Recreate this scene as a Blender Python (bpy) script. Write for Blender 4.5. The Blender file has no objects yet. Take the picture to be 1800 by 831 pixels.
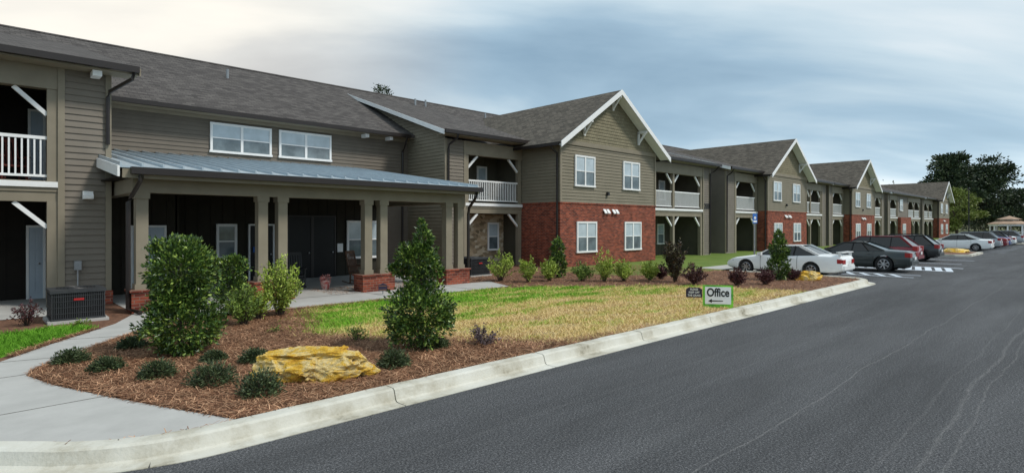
import bpy, bmesh, math, random
import numpy as np
from mathutils import Vector, Matrix, noise as mnoise
random.seed(7); rng = np.random.default_rng(7)
S = bpy.context.scene; C = S.collection
S.view_settings.view_transform = 'Standard'
PI = math.pi
H = 2.1; FX, FY = 0.6929, 0.7210
def at(px, py, z=0.0):
    t = (H - z) * 1000.0 / (py - 396.0); k = (px - 900) / 1000.0
    return (t * (FX + k * FY), t * (FY - k * FX), z)
def far(px, t, z=0.0):
    k = (px - 900) / 1000.0
    return (t * (FX + k * FY), t * (FY - k * FX), z)

# ------------------------------------------------------------------ materials
def nd(nt, typ, ins=None, **attrs):
    n = nt.nodes.new(typ)
    for k, v in attrs.items(): setattr(n, k, v)
    for k, v in (ins or {}).items():
        if isinstance(v, bpy.types.NodeSocket): nt.links.new(v, n.inputs[k])
        else: n.inputs[k].default_value = v
    return n
def c4(c): return (c[0], c[1], c[2], 1.0)
def ramp(nt, fac, stops):
    r = nt.nodes.new('ShaderNodeValToRGB'); nt.links.new(fac, r.inputs[0])
    e = r.color_ramp.elements
    while len(e) < len(stops): e.new(0.5)
    for i, (p, c) in enumerate(stops): e[i].position = p; e[i].color = c4(c)
    return r.outputs[0]
def newmat(name):
    m = bpy.data.materials.new(name); m.use_nodes = True
    nt = m.node_tree; b = nt.nodes['Principled BSDF']
    tc = nd(nt, 'ShaderNodeTexCoord')
    return m, nt, b, tc.outputs['Object']
def bump(nt, b, h, strength, dist=0.02):
    bp = nd(nt, 'ShaderNodeBump', {'Height': h, 'Strength': strength, 'Distance': dist})
    nt.links.new(bp.outputs[0], b.inputs['Normal'])
def M(name, c1, c2=None, rough=0.7, scale=6, bmp=0, bscale=60, metal=0, spec=0.4, coat=0):
    m, nt, b, co = newmat(name)
    c2 = c2 or tuple(x * 0.82 for x in c1)
    n = nd(nt, 'ShaderNodeTexNoise', {'Vector': co, 'Scale': scale, 'Detail': 6.0, 'Roughness': 0.6})
    col = ramp(nt, n.outputs[0], [(0.35, c2), (0.65, c1)])
    nt.links.new(col, b.inputs['Base Color'])
    b.inputs['Roughness'].default_value = rough; b.inputs['Metallic'].default_value = metal
    b.inputs['Specular IOR Level'].default_value = spec; b.inputs['Coat Weight'].default_value = coat
    b.inputs['Coat Roughness'].default_value = 0.05
    if bmp:
        n2 = nd(nt, 'ShaderNodeTexNoise', {'Vector': co, 'Scale': bscale, 'Detail': 5.0})
        bump(nt, b, n2.outputs[0], bmp)
    return m
def brickmat(name, c1, c2, mort, bw, rh, ms, swap='xz', bs=0.5, rough=0.85, nvar=0.25, nsc=1.3):
    m, nt, b, co = newmat(name)
    sp = nd(nt, 'ShaderNodeSeparateXYZ', {0: co})
    if swap == 'xz':
        u = nd(nt, 'ShaderNodeMath', {0: sp.outputs[0], 1: sp.outputs[1]}, operation='ADD').outputs[0]; v = sp.outputs[2]
    elif swap == 'xy': u, v = sp.outputs[0], sp.outputs[1]
    else: u, v = sp.outputs[1], sp.outputs[0]
    cb = nd(nt, 'ShaderNodeCombineXYZ', {0: u, 1: v, 2: 0.0})
    t = nd(nt, 'ShaderNodeTexBrick', {'Vector': cb.outputs[0], 'Color1': c4(c1), 'Color2': c4(c2), 'Mortar': c4(mort), 'Scale': 1.0,
        'Mortar Size': ms, 'Mortar Smooth': 0.2, 'Bias': 0.0, 'Brick Width': bw, 'Row Height': rh})
    n = nd(nt, 'ShaderNodeTexNoise', {'Vector': co, 'Scale': nsc, 'Detail': 8.0, 'Roughness': 0.7})
    f = nd(nt, 'ShaderNodeMapRange', {0: n.outputs[0], 1: 0.3, 2: 0.7, 3: 1 - nvar, 4: 1 + nvar})
    mx = nd(nt, 'ShaderNodeVectorMath', {0: t.outputs[0], 1: f.outputs[0]}, operation='MULTIPLY')
    nt.links.new(mx.outputs[0], b.inputs['Base Color']); b.inputs['Roughness'].default_value = rough
    b.inputs['Specular IOR Level'].default_value = 0.25
    inv = nd(nt, 'ShaderNodeMath', {0: 1.0, 1: t.outputs[1]}, operation='SUBTRACT')
    bump(nt, b, inv.outputs[0], bs, 0.01)
    return m
def leafmat(name, stops, rough=0.5, spec=0.35):
    m, nt, b, co = newmat(name)
    g = nd(nt, 'ShaderNodeNewGeometry')
    col = ramp(nt, g.outputs['Random Per Island'], stops)
    n = nd(nt, 'ShaderNodeTexNoise', {'Vector': co, 'Scale': 2.2, 'Detail': 3.0})
    f = nd(nt, 'ShaderNodeMapRange', {0: n.outputs[0], 1: 0.3, 2: 0.7, 3: 0.65, 4: 1.3})
    mx = nd(nt, 'ShaderNodeVectorMath', {0: col, 1: f.outputs[0]}, operation='MULTIPLY')
    nt.links.new(mx.outputs[0], b.inputs['Base Color']); b.inputs['Roughness'].default_value = rough
    b.inputs['Specular IOR Level'].default_value = spec
    return m
MT = {}
MT['siding'] = M('siding_grey', (0.198, 0.170, 0.137), (0.174, 0.149, 0.119), 0.65, 1.5)
MT['siding_main'] = M('siding_brown', (0.160, 0.136, 0.108), (0.137, 0.116, 0.091), 0.65, 1.5)
MT['siding_olive'] = M('siding_olive', (0.225, 0.197, 0.142), (0.197, 0.172, 0.122), 0.65, 1.5)
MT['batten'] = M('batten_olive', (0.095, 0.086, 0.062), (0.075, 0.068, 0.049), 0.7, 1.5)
MT['batten_shade'] = M('batten_porch_shade', (0.038, 0.034, 0.025), (0.028, 0.025, 0.019), 0.8, 1.5, spec=.2)  # darker copy of the batten colour: deep porch shade painted in
MT['dark_in'] = M('shaded_wall', (0.022, 0.019, 0.016), None, 0.85, 2, spec=.2)  # near-black tone puts the shade of balconies and ceilings into the colour
MT['trim'] = M('beige_trim', (0.26, 0.225, 0.165), (0.225, 0.193, 0.14), 0.6, 2)
MT['white'] = M('white_paint', (0.86, 0.86, 0.85), (0.80, 0.80, 0.79), 0.5, 3)
MT['gutter'] = M('bronze_gutter', (0.022, 0.016, 0.014), None, 0.4, 3, spec=0.45)
MT['brick'] = brickmat('red_brick', (0.34, 0.078, 0.040), (0.12, 0.025, 0.017), (0.24, 0.14, 0.105), 0.225, 0.078, 0.010, bs=0.8, nvar=.38, nsc=2.2)
MT['gshingle'] = brickmat('gable_shake', (0.265, 0.236, 0.156), (0.212, 0.188, 0.122), (0.12, 0.105, 0.072), 0.18, 0.17, 0.008, nvar=0.10)
MT['roof'] = brickmat('roof_shingle', (0.122, 0.110, 0.102), (0.062, 0.055, 0.052), (0.04, 0.036, 0.034), 0.33, 0.16, 0.010, 'xy', 0.9, 0.95, 0.14, 2.5)
MT['roof_g'] = brickmat('roof_shingle_gable', (0.150, 0.130, 0.105), (0.08, 0.07, 0.057), (0.05, 0.045, 0.04), 0.33, 0.14, 0.010, 'yx', 0.9, 0.95, 0.16, 2.5)
MT['metal'] = M('galvalume_roof', (0.52, 0.60, 0.65), (0.44, 0.51, 0.56), 0.36, 1.2, metal=0.4)
MT['concrete'] = M('concrete_walk', (0.47, 0.46, 0.435), (0.40, 0.392, 0.37), 0.85, 1.4, 0.15, 80)
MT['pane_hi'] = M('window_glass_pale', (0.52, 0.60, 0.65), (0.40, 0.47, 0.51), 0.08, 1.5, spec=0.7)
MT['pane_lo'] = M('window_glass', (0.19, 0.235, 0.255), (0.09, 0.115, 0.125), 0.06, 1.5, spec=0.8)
MT['glass_dark'] = M('dark_glass', (0.010, 0.012, 0.013), None, 0.06, 2, spec=0.6)
MT['door_dark'] = M('entry_shade', (0.012, 0.012, 0.012), None, 0.35, 2, spec=0.25)  # dark matte doors: the porch entrance's shade is put into their colour
MT['door'] = M('door_white', (0.50, 0.57, 0.64), (0.44, 0.51, 0.58), 0.5, 2)
MT['black'] = M('black_plastic', (0.02, 0.02, 0.021), None, 0.5, 5)
MT['rubber'] = M('tyre_rubber', (0.018, 0.018, 0.018), None, 0.85, 20)
MT['alloy'] = M('alloy_wheel', (0.55, 0.56, 0.57), (0.4, 0.4, 0.42), 0.3, 5, metal=0.8)
MT['red'] = M('tail_lamp_red', (0.38, 0.015, 0.012), None, 0.2, 5, spec=0.6)
MT['clear'] = M('lamp_clear', (0.6, 0.62, 0.64), None, 0.12, 5, spec=0.7)
MT['ac'] = M('condenser_grey', (0.045, 0.048, 0.052), (0.03, 0.032, 0.035), 0.5, 5)
MT['galv'] = M('galvanised', (0.35, 0.36, 0.37), None, 0.4, 8, metal=0.6)
MT['bark'] = M('bark', (0.10, 0.075, 0.055), (0.05, 0.038, 0.028), 0.9, 14, 0.5, 30)
MT['wood'] = M('brown_wood', (0.12, 0.06, 0.03), (0.07, 0.035, 0.02), 0.6, 8)
MT['paint_line'] = M('road_paint', (0.70, 0.76, 0.82), (0.50, 0.56, 0.63), 0.8, 3)
MT['tan_roof'] = M('tan_gazebo_roof', (0.42, 0.29, 0.2), (0.34, 0.23, .16), 0.8, 2)
# stone veneer
m, nt, b, co = newmat('stone_veneer')
v = nd(nt, 'ShaderNodeTexVoronoi', {'Vector': nd(nt, 'ShaderNodeMapping', {'Vector': co, 'Scale': (1, 1, 1.8)}).outputs[0], 'Scale': 3.6})
nt.links.new(ramp(nt, nd(nt, 'ShaderNodeSeparateColor', {0: v.outputs['Color']}).outputs[0], [(0, (0.20, 0.15, 0.09)), (0.5, (0.48, 0.36, 0.23)), (1, (0.62, 0.54, 0.41))]), b.inputs['Base Color'])
bump(nt, b, v.outputs['Distance'], 0.7, 0.05); b.inputs['Roughness'].default_value = 0.9; MT['stone'] = m
# kerb with a few stains
m, nt, b, co = newmat('curb_concrete')
n1 = nd(nt, 'ShaderNodeTexNoise', {'Vector': co, 'Scale': 1.1, 'Detail': 9.0, 'Roughness': 0.70})
n2 = nd(nt, 'ShaderNodeTexNoise', {'Vector': co, 'Scale': 30.0, 'Detail': 4.0})
nt.links.new(ramp(nt, n1.outputs[0], [(0.30, (0.12, 0.105, 0.07)), (0.39, (0.42, 0.39, 0.31)), (0.51, (0.57, 0.55, 0.475)), (0.75, (0.68, 0.67, 0.61))]), b.inputs['Base Color'])
bump(nt, b, n2.outputs[0], 0.3); b.inputs['Roughness'].default_value = 0.9; MT['curb'] = m
# asphalt
m, nt, b, co = newmat('asphalt')
nf = nd(nt, 'ShaderNodeTexNoise', {'Vector': co, 'Scale': 42.0, 'Detail': 7.0, 'Roughness': 0.95})
vor = nd(nt, 'ShaderNodeTexVoronoi', {'Vector': co, 'Scale': 50.0})
nl = nd(nt, 'ShaderNodeTexNoise', {'Vector': nd(nt, 'ShaderNodeMapping', {'Vector': co, 'Scale': (0.12, 0.8, 1)}).outputs[0], 'Scale': 1.0, 'Detail': 8.0, 'Roughness': 0.68})
base = ramp(nt, nf.outputs[0], [(0.37, (0.014, 0.0145, 0.016)), (0.50, (0.050, 0.051, 0.054)), (0.62, (0.22, 0.22, 0.225))])
fl = nd(nt, 'ShaderNodeMapRange', {0: nl.outputs[0], 1: 0.3, 2: 0.7, 3: 0.72, 4: 1.45})
bc = nd(nt, 'ShaderNodeVectorMath', {0: base, 1: fl.outputs[0]}, operation='MULTIPLY').outputs[0]
sp = nd(nt, 'ShaderNodeSeparateXYZ', {0: co})
wob = nd(nt, 'ShaderNodeTexNoise', {'Vector': nd(nt, 'ShaderNodeMapping', {'Vector': co, 'Scale': (0.22, 0.03, 1)}).outputs[0], 'Scale': 1.0, 'Detail': 6.0, 'Roughness': .6})
wv = nd(nt, 'ShaderNodeMath', {0: wob.outputs[0], 1: 0.42, 2: -0.21}, operation='MULTIPLY_ADD')
yy = nd(nt, 'ShaderNodeMath', {0: sp.outputs[1], 1: wv.outputs[0]}, operation='ADD').outputs[0]
brk = nd(nt, 'ShaderNodeTexNoise', {'Vector': nd(nt, 'ShaderNodeMapping', {'Vector': co, 'Scale': (6.0, 60.0, 1)}).outputs[0], 'Scale': 1.0, 'Detail': 7.0, 'Roughness': 0.85})
bm_ = nd(nt, 'ShaderNodeMapRange', {0: brk.outputs[0], 1: 0.42, 2: 0.66, 3: 0.0, 4: 1.0}).outputs[0]
tot = None
for yc, w, k in ((2.55, 0.014, 0.8), (1.22, 0.04, 0.5), (1.05, 0.02, 0.5), (1.5, 0.03, .25), (3.9, 0.012, 0.25), (4.6, 0.05, 0.12), (3.2, .2, .08)):
    d = nd(nt, 'ShaderNodeMath', {0: yy, 1: yc}, operation='SUBTRACT'); a = nd(nt, 'ShaderNodeMath', {0: d.outputs[0]}, operation='ABSOLUTE')
    r = nd(nt, 'ShaderNodeMapRange', {0: a.outputs[0], 1: 0.0, 2: w, 3: k, 4: 0.0}).outputs[0]
    tot = r if tot is None else nd(nt, 'ShaderNodeMath', {0: tot, 1: r}, operation='MAXIMUM').outputs[0]
mk = nd(nt, 'ShaderNodeMath', {0: tot, 1: bm_}, operation='MULTIPLY').outputs[0]
mix = nd(nt, 'ShaderNodeMix', data_type='RGBA')
nt.links.new(mk, mix.inputs[0])
for s in mix.inputs:
    if s.type == 'RGBA' and s.name == 'A': nt.links.new(bc, s)
    if s.type == 'RGBA' and s.name == 'B': s.default_value = (0.32, 0.31, 0.30, 1)
nt.links.new([o for o in mix.outputs if o.type == 'RGBA'][0], b.inputs['Base Color'])
b.inputs['Roughness'].default_value = 0.85; b.inputs['Specular IOR Level'].default_value = 0.3
bump(nt, b, vor.outputs['Distance'], 0.8, 0.014); MT['asphalt'] = m
# grass & straw
def grassmat(name, stops, sc=0.35, stretch=(1, 1, 1)):
    m, nt, b, co = newmat(name)
    n1 = nd(nt, 'ShaderNodeTexNoise', {'Vector': nd(nt, 'ShaderNodeMapping', {'Vector': co, 'Scale': stretch}).outputs[0], 'Scale': sc, 'Detail': 8.0, 'Roughness': 0.7})
    g = nd(nt, 'ShaderNodeNewGeometry')
    ad = nd(nt, 'ShaderNodeMath', {0: g.outputs['Random Per Island'], 1: 0.18, 2: -0.09}, operation='MULTIPLY_ADD')
    sp = nd(nt, 'ShaderNodeSeparateXYZ', {0: co})
    s2 = nd(nt, 'ShaderNodeMath', {0: n1.outputs[0], 1: ad.outputs[0]}, operation='ADD').outputs[0]
    if 'lawn' in name:
        gr = nd(nt, 'ShaderNodeMapRange', {0: sp.outputs[1], 1: 8.8, 2: 13.0, 3: -0.08, 4: 0.11})
        s2 = nd(nt, 'ShaderNodeMath', {0: s2, 1: gr.outputs[0]}, operation='ADD').outputs[0]
    nt.links.new(ramp(nt, s2, stops), b.inputs['Base Color'])
    b.inputs['Roughness'].default_value = 0.8; b.inputs['Specular IOR Level'].default_value = 0.2
    return m
LST = [(0.36, (0.74, 0.56, 0.28)), (0.48, (0.68, 0.54, 0.22)), (0.54, (0.44, 0.48, 0.10)), (0.61, (0.17, 0.37, 0.025))]
MT['lawn'] = grassmat('lawn_turf', LST, 0.85, (0.5, 1.5, 1)); MT['lawn_soil'] = grassmat('lawn_base', [(p, tuple(x * f for x in c)) for (p, c), f in zip([(0.36, (0.52, 0.36, 0.20)), LST[1], LST[2], LST[3]], (.66, .62, .62, .66))], 0.85, (0.5, 1.5, 1))
MT['green'] = grassmat('green_grass', [(0.3, (0.07, 0.19, 0.012)), (0.7, (0.17, 0.38, 0.03))], 0.8)
MT['verge'] = grassmat('verge_grass', [(0.3, (0.09, 0.16, 0.025)), (0.7, (0.20, 0.25, 0.06))], 0.6)
MT['field'] = grassmat('field', [(0.3, (0.11, 0.12, 0.05)), (0.7, (0.17, 0.17, 0.07))], 0.2)
MT['straw_base'] = M('mulch_base', (0.24, 0.122, 0.072), (0.095, 0.046, 0.029), 0.95, 9, 0.8, 45)
MT['straw'] = leafmat('pine_straw', [(0, (0.11, 0.050, 0.029)), (0.5, (0.31, 0.155, 0.085)), (1, (0.58, 0.35, 0.21))], 0.8, 0.15)
MT['holly'] = leafmat('holly_leaf', [(0, (0.02, 0.05, 0.010)), (0.55, (0.06, 0.12, 0.02)), (0.80, (0.14, 0.23, 0.035)), (1, (0.36, 0.47, 0.09))], .36, .55)
MT['dwarf'] = leafmat('dwarf_leaf', [(0, (0.022, 0.04, 0.016)), (0.6, (0.055, 0.082, 0.035)), (1, (0.15, 0.19, 0.08))])
MT['light'] = leafmat('abelia_leaf', [(0, (0.13, 0.20, 0.02)), (0.5, (0.32, 0.43, 0.05)), (1, (0.56, 0.64, 0.15))])
MT['mid'] = leafmat('mid_leaf', [(0, (0.06, 0.11, 0.018)), (0.6, (0.16, 0.25, 0.04)), (1, (0.32, 0.42, 0.08))])
MT['purple'] = leafmat('loropetalum_leaf', [(0, (0.04, 0.014, 0.018)), (0.6, (0.10, 0.034, 0.038)), (1, (0.19, 0.085, 0.07))])
MT['russet'] = leafmat('russet_leaf', [(0, (0.03, 0.022, 0.014)), (0.5, (0.065, 0.045, 0.028)), (0.8, (0.09, 0.085, 0.03)), (1, (0.18, 0.10, 0.06))])
MT['greyleaf'] = leafmat('mauve_leaf', [(0, (0.07, 0.05, 0.055)), (0.6, (0.17, 0.12, 0.13)), (1, (0.28, 0.24, 0.22))])
MT['pine'] = leafmat('far_tree_leaf', [(0, (0.018, 0.032, 0.016)), (0.6, (0.042, 0.066, 0.030)), (1, (0.10, 0.13, 0.055))])
MT['spring'] = leafmat('spring_leaf', [(0, (0.10, 0.13, 0.02)), (0.6, (0.20, 0.25, 0.05)), (1, (0.32, 0.34, 0.1))])
MT['wood_far'] = leafmat('far_wood_leaf', [(0, (0.06, 0.08, 0.04)), (0.6, (0.12, 0.13, 0.07)), (1, (0.20, 0.19, 0.11))])
# rock
m, nt, b, co = newmat('yellow_sandstone')
n1 = nd(nt, 'ShaderNodeTexNoise', {'Vector': nd(nt, 'ShaderNodeMapping', {'Vector': co, 'Scale': (1, 1, 1.4), 'Rotation': (0.2, 0.25, 0)}).outputs[0], 'Scale': 3.0, 'Detail': 10.0, 'Roughness': 0.72, 'Distortion': 0.6})
n2 = nd(nt, 'ShaderNodeTexNoise', {'Vector': co, 'Scale': 9.0, 'Detail': 10.0, 'Roughness': 0.75})
rc = ramp(nt, n1.outputs[0], [(0.27, (0.18, 0.08, 0.015)), (0.37, (0.68, 0.34, 0.03)), (0.47, (0.90, 0.55, 0.06)), (0.57, (0.90, 0.72, 0.36)), (0.63, (0.88, 0.54, 0.07)), (0.76, (0.46, 0.23, 0.03))])
gm = nd(nt, 'ShaderNodeNewGeometry')
crease_shade = nd(nt, 'ShaderNodeMapRange', {0: gm.outputs['Pointiness'], 1: 0.43, 2: 0.51, 3: 0.4, 4: 1.05})  # hollows darkened by pointiness: crevice shade put into the rock colour
nt.links.new(nd(nt, 'ShaderNodeVectorMath', {0: rc, 1: crease_shade.outputs[0]}, operation='MULTIPLY').outputs[0], b.inputs['Base Color'])
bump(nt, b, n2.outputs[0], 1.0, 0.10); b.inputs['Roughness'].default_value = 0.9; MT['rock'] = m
def paint(name, c, coat=0.8, metal=0.0):
    return M(name, c, tuple(x * 0.96 for x in c), 0.35, 2, metal=metal, spec=0.5, coat=coat)

# ------------------------------------------------------------------ mesh helpers
class MB:
    def __init__(s): s.v = []; s.f = []
    def add(s, vs, fs):
        n = len(s.v); s.v += [tuple(v) for v in vs]; s.f += [tuple(i + n for i in f) for f in fs]; return s
    def box(s, x0, x1, y0, y1, z0, z1):
        return s.add([(x0, y0, z0), (x1, y0, z0), (x1, y1, z0), (x0, y1, z0), (x0, y0, z1), (x1, y0, z1), (x1, y1, z1), (x0, y1, z1)],
              [(3, 2, 1, 0), (4, 5, 6, 7), (0, 1, 5, 4), (1, 2, 6, 5), (2, 3, 7, 6), (3, 0, 4, 7)])
    def face(s, pts): return s.add(pts, [tuple(range(len(pts)))])
    def slab(s, pts, d):
        n = len(pts); q = [(p[0] + d[0], p[1] + d[1], p[2] + d[2]) for p in pts]
        return s.add(list(pts) + q, [tuple(range(n)), tuple(range(2 * n - 1, n - 1, -1))] + [(i, (i + 1) % n, n + (i + 1) % n, n + i) for i in range(n)])
    def bar(s, p, q, w, h=None):
        h = h or w; p = Vector(p); q = Vector(q); d = (q - p).normalized()
        up = Vector((0, 0, 1)) if abs(d.z) < 0.95 else Vector((0, 1, 0))
        a = d.cross(up).normalized() * (w / 2); c = a.cross(d).normalized() * (h / 2)
        return s.add([p - a - c, p + a - c, p + a + c, p - a + c, q - a - c, q + a - c, q + a + c, q - a + c],
              [(3, 2, 1, 0), (4, 5, 6, 7), (0, 1, 5, 4), (1, 2, 6, 5), (2, 3, 7, 6), (3, 0, 4, 7)])
    def tube(s, pts, rs, n=8):
        pts = [Vector(p) for p in pts]
        if not isinstance(rs, (list, tuple)): rs = [rs] * len(pts)
        b = len(s.v)
        for i, p in enumerate(pts):
            d = (pts[min(i + 1, len(pts) - 1)] - pts[max(i - 1, 0)]).normalized()
            up = Vector((0, 0, 1)) if abs(d.z) < 0.9 else Vector((1, 0, 0))
            a = d.cross(up).normalized(); c = a.cross(d)
            for k in range(n):
                t = 2 * PI * k / n; s.v.append(tuple(p + (a * math.cos(t) + c * math.sin(t)) * rs[i]))
        for i in range(len(pts) - 1):
            for k in range(n):
                s.f.append((b + i * n + k, b + i * n + (k + 1) % n, b + (i + 1) * n + (k + 1) % n, b + (i + 1) * n + k))
        s.f.append(tuple(b + k for k in range(n))); s.f.append(tuple(b + (len(pts) - 1) * n + k for k in range(n)))
        return s
    def lathe(s, prof, n=24, axis='z', c=(0, 0, 0)):
        b = len(s.v)
        for r, h in prof:
            for k in range(n):
                t = 2 * PI * k / n; u, w = r * math.cos(t), r * math.sin(t)
                p = (u, w, h) if axis == 'z' else (u, h, w)
                s.v.append((p[0] + c[0], p[1] + c[1], p[2] + c[2]))
        for i in range(len(prof) - 1):
            for k in range(n): s.f.append((b + i * n + k, b + i * n + (k + 1) % n, b + (i + 1) * n + (k + 1) % n, b + (i + 1) * n + k))
        return s
def obj(name, mb, mat, parent=None, off=(0, 0, 0), smooth=None):
    me = bpy.data.meshes.new(name)
    me.from_pydata([(v[0] - off[0], v[1] - off[1], v[2] - off[2]) for v in mb.v], [], mb.f)
    if mat: me.materials.append(mat)
    if smooth is not None:
        me.polygons.foreach_set('use_smooth', [True] * len(me.polygons)); me.set_sharp_from_angle(angle=math.radians(smooth))
    o = bpy.data.objects.new(name, me); C.objects.link(o); o.parent = parent
    return o
def tag(o, label, cat, group=None):
    o['label'] = label; o['category'] = cat
    if group: o['group'] = group
    return o
def thing(name, label, cat, loc=(0, 0, 0), rz=0, group=None):
    o = bpy.data.objects.new(name, None); C.objects.link(o); o.location = loc; o.rotation_euler = (0, 0, rz)
    o.empty_display_size = 0.2
    return tag(o, label, cat, group)
def struct(o, kind='structure'): o['kind'] = kind; return o
def polysheet(name, pts, z, mat):
    bm = bmesh.new(); vs = [bm.verts.new((p[0], p[1], z)) for p in pts]; f = bm.faces.new(vs)
    bm.normal_update()
    if f.normal.z < 0: f.normal_flip()
    bmesh.ops.triangulate(bm, faces=[f]); me = bpy.data.meshes.new(name); bm.to_mesh(me); bm.free()
    me.materials.append(mat); o = bpy.data.objects.new(name, me); C.objects.link(o); return struct(o)
def npmesh(name, V, F, mat, parent=None, loc=None):
    me = bpy.data.meshes.new(name); me.from_pydata(V.tolist(), [], F.tolist()); me.materials.append(mat)
    o = bpy.data.objects.new(name, me); C.objects.link(o); o.parent = parent
    if loc: o.location = loc
    return o
def unit(a): return a / (np.linalg.norm(a, axis=1, keepdims=True) + 1e-9)
def leaves(name, P, D, ln, wd, mat, parent=None):
    n = len(P); D = unit(D); Sd = unit(np.cross(D, rng.normal(size=(n, 3))))
    l = ln * rng.uniform(0.7, 1.25, (n, 1)); w = wd * rng.uniform(0.75, 1.2, (n, 1)) / 2
    N_ = np.cross(D, Sd) * w * 0.4
    V = np.stack([P, P + D * l * 0.45 + Sd * w + N_, P + D * l, P + D * l * 0.45 - Sd * w + N_], 1).reshape(-1, 3)
    F = np.arange(4 * n).reshape(n, 4)
    return npmesh(name, V, F, mat, parent)
def clump(n, c, r, k=26, tight=0.24, inner=0.62):
    c = np.array(c); r = np.array(r)
    d = unit(rng.normal(size=(k, 3))); cc = c + d * r * rng.uniform(inner, 1.0, (k, 1))
    idx = rng.integers(0, k, n); P = cc[idx] + rng.normal(size=(n, 3)) * r * tight
    D = unit((P - c) / r) + rng.normal(size=(n, 3)) * 0.55 + np.array([0, 0, 0.25])
    return P, D
def dense(n, c, r):
    # leafy knots over an ellipsoid with a filled core and a few shoots sticking out: compact, uneven outline
    c = np.array(c); r = np.array(r); k = 46
    d = unit(rng.normal(size=(k, 3))); cc = c + d * r * rng.uniform(.70, .98, (k, 1)); idx = rng.integers(0, k, int(n * .66))
    P1 = cc[idx] + np.clip(rng.normal(size=(len(idx), 3)), -1.7, 1.7) * r * .13
    m_ = int(n * .07); ks = 30; ds = unit(rng.normal(size=(ks, 3)) + np.array([0, 0, .35])); ii = rng.integers(0, ks, m_)
    P3 = c + ds[ii] * r * rng.uniform(.85, 1.18, (m_, 1)) * rng.uniform(.9, 1.0, (ks, 1))[ii] + rng.normal(size=(m_, 3)) * .02
    d2 = unit(rng.normal(size=(n - len(idx) - m_, 3))); P2 = c + d2 * r * rng.uniform(.4, .95, (len(d2), 1))
    P = np.concatenate([P1, P3, P2]); D = unit((P - c) / r) + rng.normal(size=P.shape) * .5 + np.array([0, 0, .35])
    return P, D
def inpoly(x, y, poly):
    r = np.zeros(len(x), bool); j = len(poly) - 1
    for i in range(len(poly)):
        xi, yi = poly[i][:2]; xj, yj = poly[j][:2]
        c = ((yi > y) != (yj > y)) & (x < (xj - xi) * (y - yi) / (yj - yi + 1e-12) + xi); r ^= c; j = i
    return r
def text_obj(name, s, size, mat, parent, loc, rot, sx=1.0, shear=0.0, bold=0.0):
    cu = bpy.data.curves.new(name, 'FONT'); cu.body = s; cu.size = size; cu.align_x = 'CENTER'; cu.align_y = 'CENTER'
    cu.extrude = 0.002; cu.shear = shear; cu.offset = bold
    t = bpy.data.objects.new(name, cu); C.objects.link(t); bpy.context.view_layer.update()
    me = bpy.data.meshes.new_from_object(t.evaluated_get(bpy.context.evaluated_depsgraph_get()))
    bpy.data.objects.remove(t); bpy.data.curves.remove(cu); me.materials.clear(); me.materials.append(mat)
    o = bpy.data.objects.new(name, me); C.objects.link(o); o.parent = parent; o.location = loc; o.rotation_euler = rot; o.scale = (sx, 1, 1)
    return o

# ------------------------------------------------------------------ camera, light, sky
cam = bpy.data.objects.new('camera', bpy.data.cameras.new('camera')); C.objects.link(cam)
cam.location = (0, 0, H); cam.rotation_euler = (PI / 2, 0, -math.atan2(FX, FY)); cam.data.sensor_width = 36; cam.data.lens = 20
cam.data.shift_y = -19.5 / 1800; cam.data.clip_end = 4000; cam.data.clip_start = 0.05; S.camera = cam
sd = Vector((0.36, -0.64, 0.88)).normalized()
sun = bpy.data.objects.new('sun', bpy.data.lights.new('sun', 'SUN')); C.objects.link(sun)
sun.rotation_euler = (-sd).to_track_quat('-Z', 'Y').to_euler(); sun.data.energy = 2.5; sun.data.angle = math.radians(10); sun.data.color = (1, 0.955, 0.88)
W = bpy.data.worlds.new('World'); S.world = W; W.use_nodes = True; nt = W.node_tree; nt.nodes.clear()
out = nd(nt, 'ShaderNodeOutputWorld'); sky = nd(nt, 'ShaderNodeTexSky', sky_type='NISHITA'); sky.sun_disc = False
sky.sun_elevation = math.asin(sd.z); sky.sun_rotation = math.atan2(sd.x, sd.y)
bg1 = nd(nt, 'ShaderNodeBackground', {'Color': sky.outputs[0], 'Strength': 0.13})
tc = nd(nt, 'ShaderNodeTexCoord'); gen = tc.outputs['Generated']; sp = nd(nt, 'ShaderNodeSeparateXYZ', {0: gen})
zc = nd(nt, 'ShaderNodeMath', {0: nd(nt, 'ShaderNodeMath', {0: sp.outputs[2], 1: 0.0}, operation='MAXIMUM').outputs[0], 1: 0.18}, operation='ADD').outputs[0]
ur = nd(nt, 'ShaderNodeVectorMath', {0: gen, 1: (0.80, -0.60, 0)}, operation='DOT_PRODUCT').outputs['Value']
uf = nd(nt, 'ShaderNodeVectorMath', {0: gen, 1: (0.60, 0.80, 0)}, operation='DOT_PRODUCT').outputs['Value']
u = nd(nt, 'ShaderNodeMath', {0: ur, 1: zc}, operation='DIVIDE').outputs[0]
v = nd(nt, 'ShaderNodeMath', {0: uf, 1: zc}, operation='DIVIDE').outputs[0]
us = nd(nt, 'ShaderNodeMath', {0: u, 1: 0.46}, operation='MULTIPLY').outputs[0]; vs_ = nd(nt, 'ShaderNodeMath', {0: v, 1: 1.15}, operation='MULTIPLY').outputs[0]
cv = nd(nt, 'ShaderNodeCombineXYZ', {0: us, 1: vs_, 2: 5.3})
nz = nd(nt, 'ShaderNodeTexNoise', {'Vector': cv.outputs[0], 'Scale': 0.9, 'Detail': 7.0, 'Roughness': 0.49, 'Distortion': 0.35})
ccol = ramp(nt, nz.outputs[0], [(0.30, (0.26, 0.40, 0.52)), (0.43, (0.39, 0.55, 0.68)), (0.54, (0.60, 0.74, 0.83)), (0.67, (0.88, 0.94, 0.97))])
gd = (Vector((FX, FY, 0)) * 1000 + Vector((FY, -FX, 0)) * (-800) + Vector((0, 0, 330))).normalized()
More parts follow.
